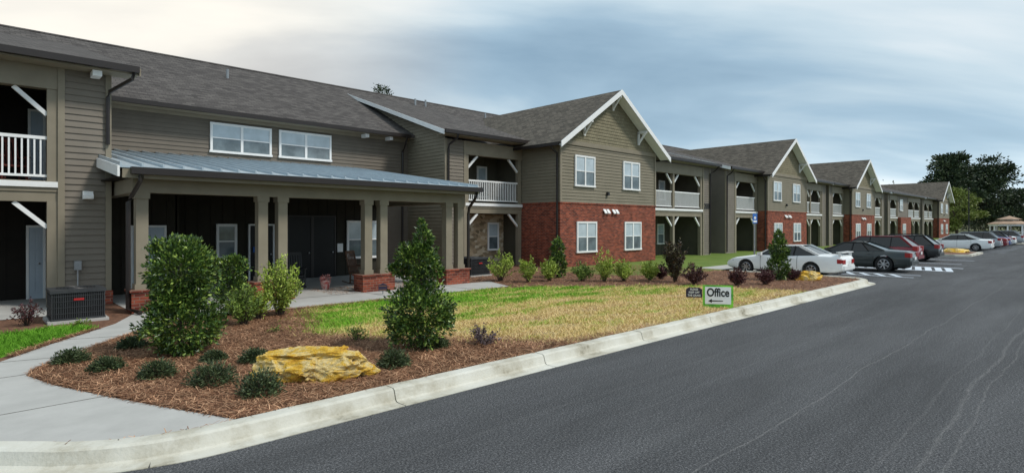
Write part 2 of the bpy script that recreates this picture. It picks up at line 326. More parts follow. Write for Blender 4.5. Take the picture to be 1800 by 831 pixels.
dt = nd(nt, 'ShaderNodeVectorMath', {0: gen, 1: tuple(gd)}, operation='DOT_PRODUCT')
gl = nd(nt, 'ShaderNodeMapRange', {0: dt.outputs['Value'], 1: 0.80, 2: 1.0, 3: 0.0, 4: 1.0}, interpolation_type='SMOOTHSTEP')
glc = nd(nt, 'ShaderNodeVectorMath', {0: (0.42, 0.24, 0.06), 1: gl.outputs[0]}, operation='MULTIPLY')
hz = nd(nt, 'ShaderNodeMapRange', {0: sp.outputs[2], 1: 0.0, 2: 0.22, 3: 1.0, 4: 0.0}, interpolation_type='SMOOTHSTEP')
hzc = nd(nt, 'ShaderNodeVectorMath', {0: (0.10, 0.13, 0.15), 1: hz.outputs[0]}, operation='MULTIPLY')
t1 = nd(nt, 'ShaderNodeVectorMath', {0: ccol, 1: glc.outputs[0]}, operation='ADD')
tot = nd(nt, 'ShaderNodeVectorMath', {0: t1.outputs[0], 1: hzc.outputs[0]}, operation='ADD')
bg2 = nd(nt, 'ShaderNodeBackground', {'Color': tot.outputs[0], 'Strength': 1.0})
cover = nd(nt, 'ShaderNodeMapRange', {0: nz.outputs[0], 1: 0.30, 2: 0.5, 3: 0.82, 4: 0.97})
mxs = nd(nt, 'ShaderNodeMixShader', {0: cover.outputs[0], 1: bg1.outputs[0], 2: bg2.outputs[0]})
nt.links.new(mxs.outputs[0], out.inputs[0])

# ------------------------------------------------------------------ ground, road, kerb
def rect(name, x0, x1, y0, y1, z, mat): return polysheet(name, [(x0, y0), (x1, y0), (x1, y1), (x0, y1)], z, mat)
rect('ground', -1500, 2500, -1500, 2500, -0.17, MT['field'])
rect('road', -40, 175, -40, 17, -0.12, MT['asphalt'])
path = [(25.9, 12.0), (25.9, 7.3)]
for k in range(1, 9):
    a = k / 8 * PI / 2; path.append((24.55 + 1.35 * math.cos(a), 7.3 - 1.35 * math.sin(a)))
path.append((1.9, 5.95))
for k in range(1, 9):
    a = k / 8 * math.radians(46); path.append((1.9 - 2.3 * math.sin(a), 8.25 - 2.3 * math.cos(a)))
e = path[-1]; path.append((e[0] - 0.695 * 20, e[1] + 0.719 * 20))
def offs(path, d):
    res = []
    for i, p in enumerate(path):
        a = path[max(i - 1, 0)]; b_ = path[min(i + 1, len(path) - 1)]
        dx, dy = b_[0] - a[0], b_[1] - a[1]; L = math.hypot(dx, dy); res.append((p[0] + d * dy / L, p[1] - d * dx / L))
    return res
def resample(path, step):
    res = [path[0]]
    for a, b_ in zip(path, path[1:]):
        L = math.hypot(b_[0] - a[0], b_[1] - a[1]); n = max(1, int(L / step))
        res += [(a[0] + (b_[0] - a[0]) * k / n, a[1] + (b_[1] - a[1]) * k / n) for k in range(1, n + 1)]
    return res
PROF = [(0, -0.135), (0, -0.113), (0.15, -0.116), (0.20, -0.112), (0.225, -0.095), (0.262, 0.02), (0.295, 0.040), (0.46, 0.042), (0.49, 0.026), (0.49, -0.12)]
def curbmesh(path, joint=2.6):
    mb = MB(); pts = resample(path, 0.25)
    acc = 0; start = 0
    def seg(i0, i1):
        sub = pts[i0:i1 + 1]
        a0, a1 = sub[0], sub[1]; L = math.hypot(a1[0] - a0[0], a1[1] - a0[1]); sub[0] = (a0[0] + (a1[0] - a0[0]) * 0.016 / L, a0[1] + (a1[1] - a0[1]) * 0.016 / L)
        n = len(PROF); b0 = len(mb.v); cols = [offs(sub, d) for d, z in PROF]
        for i in range(len(sub)):
            jit = random.uniform(-0.004, 0.004)
            for k, (d, z) in enumerate(PROF): mb.v.append((cols[k][i][0], cols[k][i][1], z + (jit if 3 < k < 8 else 0)))
        for i in range(len(sub) - 1):
            for k in range(n - 1): mb.f.append((b0 + i * n + k, b0 + (i + 1) * n + k, b0 + (i + 1) * n + k + 1, b0 + i * n + k + 1))
        mb.f.append(tuple(b0 + k for k in range(n))); mb.f.append(tuple(b0 + (len(sub) - 1) * n + k for k in range(n)))
    for i in range(1, len(pts)):
        acc += math.hypot(pts[i][0] - pts[i - 1][0], pts[i][1] - pts[i - 1][1])
        if acc >= joint or i == len(pts) - 1: seg(start, i); start = i; acc = 0
    return mb
struct(obj('kerb', curbmesh(path), MT['curb'], smooth=25))
struct(obj('parking_kerb', curbmesh([(140, 12.0), (26.5, 12.0)]), MT['curb'], smooth=25))
inner = offs(path, 0.46)
polysheet('mulch_bed', inner + [(-14, 45), (25.44, 45)], 0.0, MT['straw_base'])
rect('grass_verge', 25.44, 140, 12.45, 45, 0.0, MT['verge'])
walk = [(2.15, 6.42), (1.7, 7.41), (1.22, 8.56), (.84, 9.55), (.61, 10.45), (.73, 10.86), (1.12, 11.5), (1.77, 12.4), (2.6, 13.5), (3.4, 14.2), (13.5, 14.2), (14.2, 16.0), (2.9, 16.0),
        (2.3, 14.6), (1.1, 12.9), (.38, 11.75), (-1.5, 10.9), (-3.2, 10.8), (0.56, 7.0), (0.92, 6.7), (1.4, 6.48)]
polysheet('sidewalk', walk, 0.006, MT['concrete'])
mbj = MB()
for a, b_ in (((1.22, 8.5), (-0.75, 8.4)), ((0.66, 10.5), (-2.9, 10.5)), ((1.15, 11.5), (0.2, 11.75)), ((2.2, 12.9), (1.3, 13.2)), ((6, 14.2), (6, 16)), ((9, 14.2), (9, 16)), ((12, 14.2), (12, 16))):
    mbj.bar((a[0], a[1], 0.007), (b_[0], b_[1], 0.007), 0.014, 0.006)
struct(obj('sidewalk_joint', mbj, M('joint', (0.16, 0.155, 0.14))))
rect('patio', 2.9, 13.2, 16.0, 22.2, 0.012, MT['concrete'])
rect('patio', -2.2, 1.74, 16.9, 21.3, 0.012, MT['concrete'])
rect('parking_walk', 26, 140, 12.5, 13.9, 0.006, MT['concrete'])
lawn = [(8, 6.5), (19.2, 6.5), (18.6, 8.2), (18.3, 9.8), (16.8, 11), (15.2, 12.3), (14.2, 13.4), (12.5, 14.1), (8.0, 14.1), (6.3, 13.9), (5.6, 12.8), (4.9, 10.6), (5.8, 9.0), (6.9, 7.9)]
def ragged(poly, amp):
    res = []
    pts = resample(poly + [poly[0]], .18)[:-1]
    for p in pts:
        if p[1] < 6.55: res.append(p); continue
        q = Vector((p[0] * 1.6, p[1] * 1.6, 3.1)); res.append((p[0] + amp * mnoise.fractal(q, .8, 2.2, 4), p[1] + amp * mnoise.fractal(q + Vector((9, 4, 2)), .8, 2.2, 4)))
    return [(x_, min(max(y_, 6.5), 14.17)) for x_, y_ in res]
lawn_r = ragged(lawn, .28)
polysheet('lawn', lawn_r, 0.004, MT['lawn_soil'])
lawn2 = [(-3.5, 11.2), (-1.5, 11.1), (.3, 11.95), (1.0, 13.05), (2.0, 14.4), (1.5, 15.0), (.4, 14.7), (-4, 14.6)]
polysheet('side_lawn', lawn2, 0.004, MT['green'])
verge_l = [(25.4, 12.6), (25.4, 18.6), (19.5, 18.6), (19.5, 14.5), (21.5, 12.3)]
polysheet('verge', verge_l, 0.004, MT['verge'])
def blades(name, poly, n, hmin, hmax, w, mat, grow=0.0):
    xs = [p[0] for p in poly]; ys = [p[1] for p in poly]
    x = rng.uniform(min(xs) - grow, max(xs) + grow, n * 3); y = rng.uniform(min(ys), max(ys) + grow, n * 3)
    d = np.hypot(x, y)
    jx = x + rng.normal(size=n * 3) * grow * .5; jy = y + rng.normal(size=n * 3) * grow * .5
    keep = inpoly(jx, jy, poly) & (rng.uniform(size=n * 3) < np.clip(10.5 / d, 0, 1) ** 1.2)
    if grow:
        tuft = np.sin(x * 3.1 + np.sin(y * 2.3) * 1.7) * np.sin(y * 3.7 + np.sin(x * 2.9)) + rng.normal(size=n * 3) * .5
        keep &= ~inpoly(x, y, walk) & (y > 6.5) & (tuft > -.55)
    x, y = x[keep][:n], y[keep][:n]; n = len(x)
    wgt = 1 + np.hypot(x, y) / 14
    a = rng.uniform(0, 2 * PI, n); h = rng.uniform(hmin, hmax, n) * rng.uniform(.5, 1.2, n)
    P = np.stack([x, y, np.full(n, 0.003)], 1); sx = np.stack([np.cos(a), np.sin(a), 0 * a], 1) * (w * wgt)[:, None] / 2
    ln = rng.normal(size=(n, 2)) * 0.8; T = P + np.stack([ln[:, 0] * h, ln[:, 1] * h, h], 1)
    V = np.stack([P - sx, P + sx, T], 1).reshape(-1, 3); F = np.arange(3 * n).reshape(n, 3)
    return struct(npmesh(name, V, F, mat), 'stuff')
tag(blades('lawn_grass', lawn, 85000, 0.025, 0.085, 0.010, MT['lawn'], .55), 'patchy yellow and green turf of the front lawn beside the kerb', 'grass')
tag(blades('green_grass', lawn2, 18000, 0.04, 0.12, 0.009, MT['green']), 'lush green grass strip left of the concrete walk', 'grass')
def straw(n, x0, x1, y0, y1, ln):
    x = rng.uniform(x0, x1, n); y = rng.uniform(y0, y1, n); jx = x + rng.normal(size=n) * .22; jy = y + rng.normal(size=n) * .22
    k = ~inpoly(x, y, walk) & ~inpoly(jx, jy, lawn_r) & ~inpoly(x, y, lawn2) & inpoly(x, y, inner + [(-14, 45), (25.44, 45)])
    return x[k], y[k], np.full(k.sum(), ln)
xa, ya, la = straw(110000, 0.5, 9, 6.4, 14.2, 0.15); xb, yb, lb = straw(30000, 8, 25.5, 6.4, 18, 0.2)
x = np.concatenate([xa, xb]); y = np.concatenate([ya, yb]); l = np.concatenate([la, lb]); n = len(x)
a = rng.uniform(0, 2 * PI, n); tl = rng.normal(size=n) * 0.2; P = np.stack([x, y, rng.uniform(0.004, 0.04, n)], 1)
D = np.stack([np.cos(a), np.sin(a), tl], 1) * (l * rng.uniform(.5, 1.2, n))[:, None]; Sx = np.stack([-np.sin(a), np.cos(a), 0 * a], 1) * (l * 0.028)[:, None]
V = np.stack([P - D / 2 - Sx, P - D / 2 + Sx, P + D / 2 + Sx, P + D / 2 - Sx], 1).reshape(-1, 3)
V[:, 2] = np.maximum(V[:, 2], 0.005)
tag(struct(npmesh('pine_straw', V, np.arange(4 * n).reshape(n, 4), MT['straw']), 'stuff'), 'reddish brown pine straw mulch covering the planting beds', 'mulch')
# markings
mbp = MB()
for X in (29.0, 30.4, 40.8, 45.4, 61.0, 64.2, 67.4, 70.4, 73.4, 76.4, 79.4, 82.4): mbp.box(X - .06, X + .06, 5.6, 11.6, -0.1195, -0.114)
for X in (34.1, 36.9): mbp.box(X - .10, X + .10, 5.0, 11.6, -0.1195, -0.114)
for k in range(15): mbp.add([(34.2, 5.0 + k * .42, -.115), (36.8, 5.5 + k * .42, -.115), (36.8, 5.78 + k * .42, -.115), (34.2, 5.28 + k * .42, -.115)], [(0, 1, 2, 3)])
for k in range(9): mbp.add([(29.1, 6.0 + k * .6, -.115), (30.3, 6.6 + k * .6, -.115), (30.3, 6.82 + k * .6, -.115), (29.1, 6.22 + k * .6, -.115)], [(0, 1, 2, 3)])
struct(obj('parking_marking', mbp, MT['paint_line']))
for xc, hw in ((54.2, 3.6), (90.5, 1.6)):
    pts = [(xc - hw, 12.0), (xc - hw, 7.3), (xc - hw + .8, 6.5), (xc + hw - .8, 6.5), (xc + hw, 7.3), (xc + hw, 12.0)]
    mb = MB(); mb.slab([(p[0], p[1], 0.02) for p in pts], (0, 0, -0.15)); struct(obj('parking_island', mb, MT['curb']))
    cx = xc; polysheet('island_mulch', [(cx + (p[0] - cx) * .9, 9.2 + (p[1] - 9.2) * .9) for p in pts], 0.026, MT['straw_base'])

# ------------------------------------------------------------------ the building
RT = (30, 22, 0)
B = thing('apartment_building', 'long two storey apartment building with grey siding, red brick gables and white balconies', 'building', RT)
def part(name, mb, mat, par=None, smooth=None): return obj(name, mb, MT[mat] if isinstance(mat, str) else mat, par or B, RT, smooth)
def boxes(name, bx, mat, par=None):
    for q in bx: part(name, MB().box(*q), mat, par)
def lap(mb, axis, plane, bounds, z0, z1, e=0.165):
    z = z0
    while z < z1 - 0.01:
        t = min(z + e, z1); a0, a1 = bounds(z); b0, b1 = bounds(t)
        if a1 - a0 < 0.05: break
        b1 = max(b1, b0 + .001)
        P = (lambda u, o, zz: (u, plane - o, zz)) if axis == 'y' else (lambda u, o, zz: (plane - o, u, zz))
        mb.add([P(a0, .030, z), P(a1, .030, z), P(b1, .003, t), P(b0, .003, t), P(a0, .0, z), P(a1, .0, z)], [(0, 1, 2, 3), (4, 5, 1, 0)])
        z = t
    return mb
def window(x0, x1, z0, z1, Y, twin=True, simple=False, pl='pane_hi', tw=0.09):
    mb = MB()
    mb.box(x0, x1, Y - .075, Y, z1 - tw, z1).box(x0 - .03, x1 + .03, Y - .09, Y, z0, z0 + tw).box(x0, x0 + tw, Y - .075, Y, z0 + tw, z1 - tw).box(x1 - tw, x1, Y - .075, Y, z0 + tw, z1 - tw)
    bays = [(x0 + tw, x1 - tw)]
    if twin:
        xm = (x0 + x1) / 2; mb.box(xm - .05, xm + .05, Y - .07, Y, z0 + tw, z1 - tw); bays = [(x0 + tw, xm - .05), (xm + .05, x1 - tw)]
    zm = (z0 + z1) / 2
    for a, b_ in bays: mb.box(a, b_, Y - .062, Y, zm - .022, zm + .022)
    w = part('window', mb, 'white')
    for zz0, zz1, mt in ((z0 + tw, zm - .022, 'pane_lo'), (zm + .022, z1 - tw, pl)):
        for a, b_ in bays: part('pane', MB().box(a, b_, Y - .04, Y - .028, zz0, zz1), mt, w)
    return w
def door(x0, x1, z0, z1, Y, mat='door', glass=False, frame='white'):
    mb = MB(); mb.box(x0 + .06, x1 - .06, Y - .05, Y, z0, z1 - .06)
    if not glass:
        w = x1 - x0 - .12
        for i in (0, 1):
            for a, b_ in ((.08, .3), (.36, .66), (.72, .94)):
                mb.box(x0 + .06 + w * (.1 + .46 * i), x0 + .06 + w * (.44 + .46 * i), Y - .062, Y - .05, z0 + (z1 - z0 - .06) * a, z0 + (z1 - z0 - .06) * b_)
    d = part('door', mb, mat)
    f = MB(); f.box(x0, x0 + .06, Y - .07, Y, z0, z1).box(x1 - .06, x1, Y - .07, Y, z0, z1).box(x0 + .06, x1 - .06, Y - .07, Y, z1 - .06, z1); part('door_frame', f, frame, d)
    h = MB(); h.lathe([(0.0, -.1), (.03, -.09), (.03, -.06), (.012, -.05)], 10, 'y', (x1 - .15, Y - .02, z0 + 1.0)); part('handle', h, 'galv', d)
    return d
def spout(pts, r=.05): return part('downspout', MB().tube(pts, r, 6), 'gutter')
# cores
part('wall', MB().box(-6, 128, 24.66, 38, 0, 6.6), 'siding_main')
mb = MB(); mb.slab([(-6.5, 24.0, 6.62), (128.5, 24.0, 6.62), (128.5, 31.4, 10.32), (-6.5, 31.4, 10.32)], (0, 0, -.15)); main_roof = part('roof', mb, 'roof')
mb = MB(); mb.slab([(-6.5, 31.401, 10.32), (128.5, 31.401, 10.32), (128.5, 39, 6.5), (-6.5, 39, 6.5)], (0, 0, -.15)); part('roof', mb, 'roof')
part('ridge_cap', MB().slab([(-6.5, 31.2, 10.25), (-6.5, 31.4, 10.36), (-6.5, 31.6, 10.25)], (135, 0, 0)), 'roof', main_roof)
for X in (-6, 128): part('gable_wall', MB().add([(X, 24.6, 6.5), (X, 38, 6.5), (X, 31.4, 10.1)], [(0, 1, 2)]), 'siding_main')
mb = lap(MB(), 'y', 24.62, lambda z: (2.8, 16.4), 0.2, 6.35); part('siding', mb, 'siding_main')
part('frieze', MB().box(2.8, 16.3, 24.54, 24.6, 6.3, 6.5), 'trim'); part('soffit', MB().box(2.8, 16.3, 24.02, 24.53, 6.44, 6.48), 'trim')
part('gutter', MB().box(2.9, 16.0, 23.86, 23.99, 6.44, 6.6), 'gutter')
for X in (13.7, 15.0): part('rafter_tail', MB().box(X - .09, X + .09, 24.1, 24.53, 6.26, 6.42), 'white')
for px, Yv in ((400, 29), (730, 30), (748, 30.2), (853, 29.5)):
    k = (px - 900) / 1000; X = Yv * (FX + k * FY) / (FY - k * FX); z = 6.62 + .5 * (Yv - 24)
    part('vent_pipe', MB().tube([(X, Yv, z - .1), (X, Yv, z + .42)], .06, 8), 'galv', main_roof)
window(7.0, 9.4, 5.0, 6.2, 24.6, pl='pane_hi'); window(9.72, 12.1, 5.0, 6.2, 24.6, pl='pane_hi')

def balcony(x0, x1, Yf, depth, posts, ztop=5.8, wins=True, simple=False, braces=True, bw='batten'):
    Yb = Yf + depth
    mb = MB().box(x0, x1, Yb, Yb + .1, 0, ztop + .3)
    if not simple:
        X = x0 + .2
        while X < x1: mb.box(X - .02, X + .02, Yb - .02, Yb, 0, ztop + .3); X += .4
    part('wall', mb, bw)
    boxes('side_wall', [(x0 - .02, x0 + .02, Yf + .05, Yb, 0, ztop + .3), (x1 - .02, x1 + .02, Yf + .05, Yb, 0, ztop + .3)], bw)
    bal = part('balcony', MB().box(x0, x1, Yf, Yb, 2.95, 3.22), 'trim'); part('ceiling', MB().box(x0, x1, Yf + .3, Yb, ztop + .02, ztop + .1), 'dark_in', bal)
    part('fascia', MB().box(x0, x1, Yf - .05, Yf - .003, 3.06, 3.2), 'white', bal)
    boxes('beam', [(x0, x1, Yf - .02, Yf + .28, ztop - .3, ztop + .35), (x0, x1, Yf + .03, Yf + .24, 2.7, 2.947)], 'trim', bal)
    for p in posts:
        boxes('post', [(p - .11, p + .11, Yf + .01, Yf + .23, 0, 2.7), (p - .11, p + .11, Yf + .01, Yf + .23, 3.22, ztop - .3)], 'trim', bal)
        if braces:
            for s in (-1, 1):
                if x0 < p + s * .6 < x1:
                    part('brace', MB().bar((p + s * .1, Yf + .12, ztop - .95), (p + s * .75, Yf + .12, ztop - .32), .09, .1), 'white', bal)
                    part('brace', MB().bar((p + s * .1, Yf + .12, 2.05), (p + s * .75, Yf + .12, 2.68), .09, .1), 'white', bal)
    for a, b_ in zip(posts, posts[1:]):
        a += .11; b_ -= .11; r = MB().box(a, b_, Yf + .07, Yf + .13, 4.27, 4.35).box(a, b_, Yf + .08, Yf + .12, 3.32, 3.38)
        n = max(2, int((b_ - a) / (.12 if not simple else .16)))
        for i in range(1, n): X = a + (b_ - a) * i / n; r.box(X - .018, X + .018, Yf + .085, Yf + .115, 3.38, 4.27)
        part('railing', r, 'white', bal)
        if wins:
            xm = (a + b_) / 2; window(xm - .1, xm + .8, .75, 2.2, Yb - .02, False, True); door(xm - 1.2, xm - .3, 3.22, 5.3, Yb - .02); 
            window(xm + .1, xm + .9, 3.9, 5.3, Yb - .02, False, True)
            if not simple: door(xm - 1.3, xm - .4, 0.01, 2.1, Yb - .02)
    return bal
ZM = lambda Y: 6.62 + .5 * (Y - 24)
def shed(x0, x1, Yf, ze=6.42, ol=.45, orr=.12, rake=True):
    Ye = Yf - .6; s = (ZM(30) + .04 - ze) / (30.05 - Ye); h = lambda Y: ze + s * (Y - Ye)
    r = part('roof', MB().slab([(x0 - ol, Ye, ze), (x1 + orr, Ye, ze), (x1 + orr, 30.05, h(30.05)), (x0 - ol, 30.05, h(30.05))], (0, 0, -.14)), 'roof')
    part('gutter', MB().box(x0 - ol, x1 + orr, Ye - .13, Ye - .003, ze - .15, ze + .015), 'gutter', r)
    part('soffit', MB().box(x0 - ol + .05, x1 + orr, Ye + .02, Yf + .05, ze - .19, ze - .15), 'trim', r)
    if rake: part('rake_board', MB().slab([(x0 - ol - .04, Ye - .02, ze - .24), (x0 - ol - .04, 30, h(30) - .2), (x0 - ol - .04, 30, h(30) - .02), (x0 - ol - .04, Ye - .02, ze - .02)], (.036, 0, 0)), 'white', r)
    return h
def sidewall(x0, Yf, h, mat='siding'):
    def bd(z):
        u0 = Yf if h(Yf) - .16 > z else Yf + (z - h(Yf) + .16) / ((h(30) - h(Yf)) / (30 - Yf))
        return u0, max(24.64, 24 + (z - 6.6) * 2)
    part('siding', lap(MB(), 'x', x0, bd, 0, 9.4), mat)
def frontstrip(xa, xb, Yf, ztop=6.2, mat='siding', base=None):
    part('siding', lap(MB(), 'y', Yf, lambda z: (xa, xb), base or 0, ztop), mat)
    boxes('corner_board', [(xa - .04, xa + .1, Yf - .045, Yf + .05, 0, ztop), (xb - .1, xb + .03, Yf - .045, Yf + .05, 0, ztop)], 'trim')
    part('wall', MB().box(xa + .03, xb - .01, Yf + .002, Yf + .2, 0, ztop), 'siding_main')
    if base: part('brick_base', MB().box(xa - .05, xb + .05, Yf - .12, Yf - .047, 0, base), 'brick')

# left wing
h = shed(-6, 2.8, 18.5, 6.3, .1, .55, False)
frontstrip(1.74, 2.8, 18.5, 6.15, 'siding', .36)
part('rake_board', MB().slab([(3.36, 17.88, 6.08), (3.36, 30, 9.4), (3.36, 30, 9.58), (3.36, 17.88, 6.28)], (.036, 0, 0)), 'trim')
part('siding', MB().add([(2.8, 18.5, 0), (2.8, 24.65, 0), (2.8, 30, 9.4), (2.8, 18.5, 6.3)], [(0, 1, 2, 3)]), 'siding')
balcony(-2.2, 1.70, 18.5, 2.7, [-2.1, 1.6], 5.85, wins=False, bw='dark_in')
frontstrip(-6, -2.2, 18.5, 6.15)
door(1.28, 1.67, 3.22, 5.4, 21.18); door(1.24, 1.67, 0.01, 2.1, 21.18)
part('rafter_tail', MB().box(2.36, 2.56, 18.0, 18.44, 5.96, 6.1), 'white')
spout([(3.25, 17.84, 6.2), (3.2, 17.9, 5.98), (2.78, 18.38, 5.66), (2.74, 18.4, 5.5), (2.74, 18.4, 4.25)])
wl = part('wall_light', MB().box(2.2, 2.42, 18.36, 18.47, 2.78, 2.99), 'white')
part('lamp_shade', MB().slab([(2.2, 18.36, 2.85), (2.42, 18.36, 2.85), (2.42, 18.28, 2.80), (2.2, 18.28, 2.80)], (0, 0, .08)), 'white', wl)
eb = part('electrical_box', MB().box(2.02, 2.17, 18.33, 18.47, .95, 1.18), 'galv')
part('conduit', MB().tube([(2.1, 18.4, .95), (2.1, 18.4, .38), (2.05, 18.2, .3)], .02, 6), 'galv', eb)
# porch
s_ = (4.78 - 3.48) / (24.58 - 15.6); zp = lambda Y: 3.48 + s_ * (Y - 15.6)
pr = part('porch_roof', MB().slab([(2.55, 15.6, zp(15.6)), (13.3, 15.6, zp(15.6)), (13.3, 24.58, zp(24.58)), (2.55, 24.58, zp(24.58))], (0, 0, -.05)), 'metal')
X = 2.57
while X < 13.31:
    part('standing_seam', MB().slab([(X - .02, 15.6, zp(15.6) + .07), (X + .02, 15.6, zp(15.6) + .07), (X + .02, 24.58, zp(24.58) + .07), (X - .02, 24.58, zp(24.58) + .07)], (0, 0, -.068)), 'metal', pr); X += .4285
part('rake_board', MB().slab([(2.5, 15.58, zp(15.6) - .26), (2.5, 18.45, zp(18.45) - .26), (2.5, 18.45, zp(18.45) - .01), (2.5, 15.58, zp(15.6) - .01)], (.045, 0, 0)), 'white', pr)
part('rake_board', MB().slab([(13.305, 15.58, zp(15.6) - .26), (13.305, 24.5, zp(24.5) - .26), (13.305, 24.5, zp(24.5) + .01), (13.305, 15.58, zp(15.6) + .01)], (.045, 0, 0)), 'white', pr)
part('gutter', MB().box(2.75, 13.4, 15.45, 15.597, 3.29, 3.45), 'gutter', pr)
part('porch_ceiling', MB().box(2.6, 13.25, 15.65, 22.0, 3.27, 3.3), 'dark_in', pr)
part('fascia', MB().box(2.6, 13.25, 15.62, 15.66, 3.2, 3.42), 'trim', pr)
boxes('beam', [(2.9, 13.15, 16.15, 16.5, 2.9, 3.26), (2.9, 3.2, 16.503, 20.5, 2.9, 3.26), (12.9, 13.15, 16.503, 22, 2.9, 3.26)], 'trim', pr)
for X in (3.1, 5.97, 6.52, 9.24, 9.8, 12.45, 12.98):
    c = part('column', MB().box(X - .13, X + .13, 16.19, 16.45, .55, 2.75).box(X - .16, X + .16, 16.16, 16.48, 2.75, 2.9).box(X - .16, X + .16, 16.16, 16.48, .55, .68), 'trim', pr)
for a, b_ in ((2.85, 3.4), (5.7, 6.8), (8.95, 10.1), (12.2, 13.25)):
    p = part('pedestal', MB().box(a, b_, 16.02, 16.6, 0, .5), 'brick', pr)
    part('cap_stone', MB().box(a - .04, b_ + .04, 15.98, 16.64, .5, .55), 'brick', p)
def battens(mb, x0, x1, Y, z1):
    mb.box(x0, x1, Y, Y + .1, 0, z1); X = x0 + .2
    while X < x1: mb.box(X - .02, X + .02, Y - .02, Y, 0, z1); X += .4
    return mb
part('porch_wall', battens(MB(), 4.9, 13.3, 22.0, 3.27), 'batten_shade'); part('porch_wall', battens(MB(), 2.82, 4.9, 20.6, 3.27), 'batten_shade')
boxes('side_wall', [(4.85, 4.95, 20.6, 22, 0, 3.27), (13.2, 13.3, 22.01, 24.6, 0, 4.4)], 'batten_shade')
door(3.62, 4.58, 0.01, 2.1, 20.57)
window(6.45, 7.15, .9, 2.15, 21.97, False, True, 'pane_lo'); window(11.5, 13.1, .7, 2.3, 21.97, True, True)
door(7.55, 8.5, 0.01, 2.15, 21.97, 'door_dark', True); door(9.0, 10.0, 0.01, 2.5, 21.97, 'door_dark', True, 'gutter'); door(10.0, 11.0, 0.01, 2.5, 21.97, 'door_dark', True, 'gutter')
part('notice_board', MB().box(11.08, 11.32, 21.92, 21.97, 1.0, 1.35), 'white')
ps = part('access_sign', MB().box(7.7, 7.9, 21.88, 21.9, 1.1, 1.3), M('blue_sign', (0.03, 0.12, 0.42)))
spout([(2.95, 15.5, 3.35), (2.95, 15.55, 3.15), (2.85, 16.0, 2.8), (2.8, 16.12, 2.65), (2.8, 16.12, .12), (2.95, 15.6, .06)], .055)
spout([(13.2, 15.52, 3.35), (13.2, 15.6, 3.1), (13.3, 16.1, 2.75), (13.3, 16.15, 2.5), (13.3, 16.15, .1)], .055)
spout([(15.8, 23.92, 6.45), (15.8, 24.1, 6.1), (15.9, 24.5, 5.8), (15.9, 24.52, 0.2)])
# block right of the recess
h = shed(16.3, 21.4, 21.5, 6.5, .5, .25)
sidewall(16.3, 21.5, h, 'siding_olive'); frontstrip(16.3, 17.5, 21.5, 6.2, 'siding')
balcony(17.5, 21.4, 21.5, 2.0, [17.62, 21.25], 5.85, wins=False)
part('stone_panel', MB().box(17.9, 21.35, 22.9, 23.47, 0, 2.69), 'stone')
window(20.15, 20.95, .75, 2.25, 22.89, False, True)
window(19.9, 20.6, 3.6, 5.3, 23.48, False, True); door(18.3, 19.2, 3.22, 5.3, 23.48, 'dark_in')
spout([(16.6, 20.85, 6.4), (16.6, 20.95, 6.2), (16.42, 21.35, 5.9), (16.42, 21.4, 5.7), (16.42, 21.4, .1)])

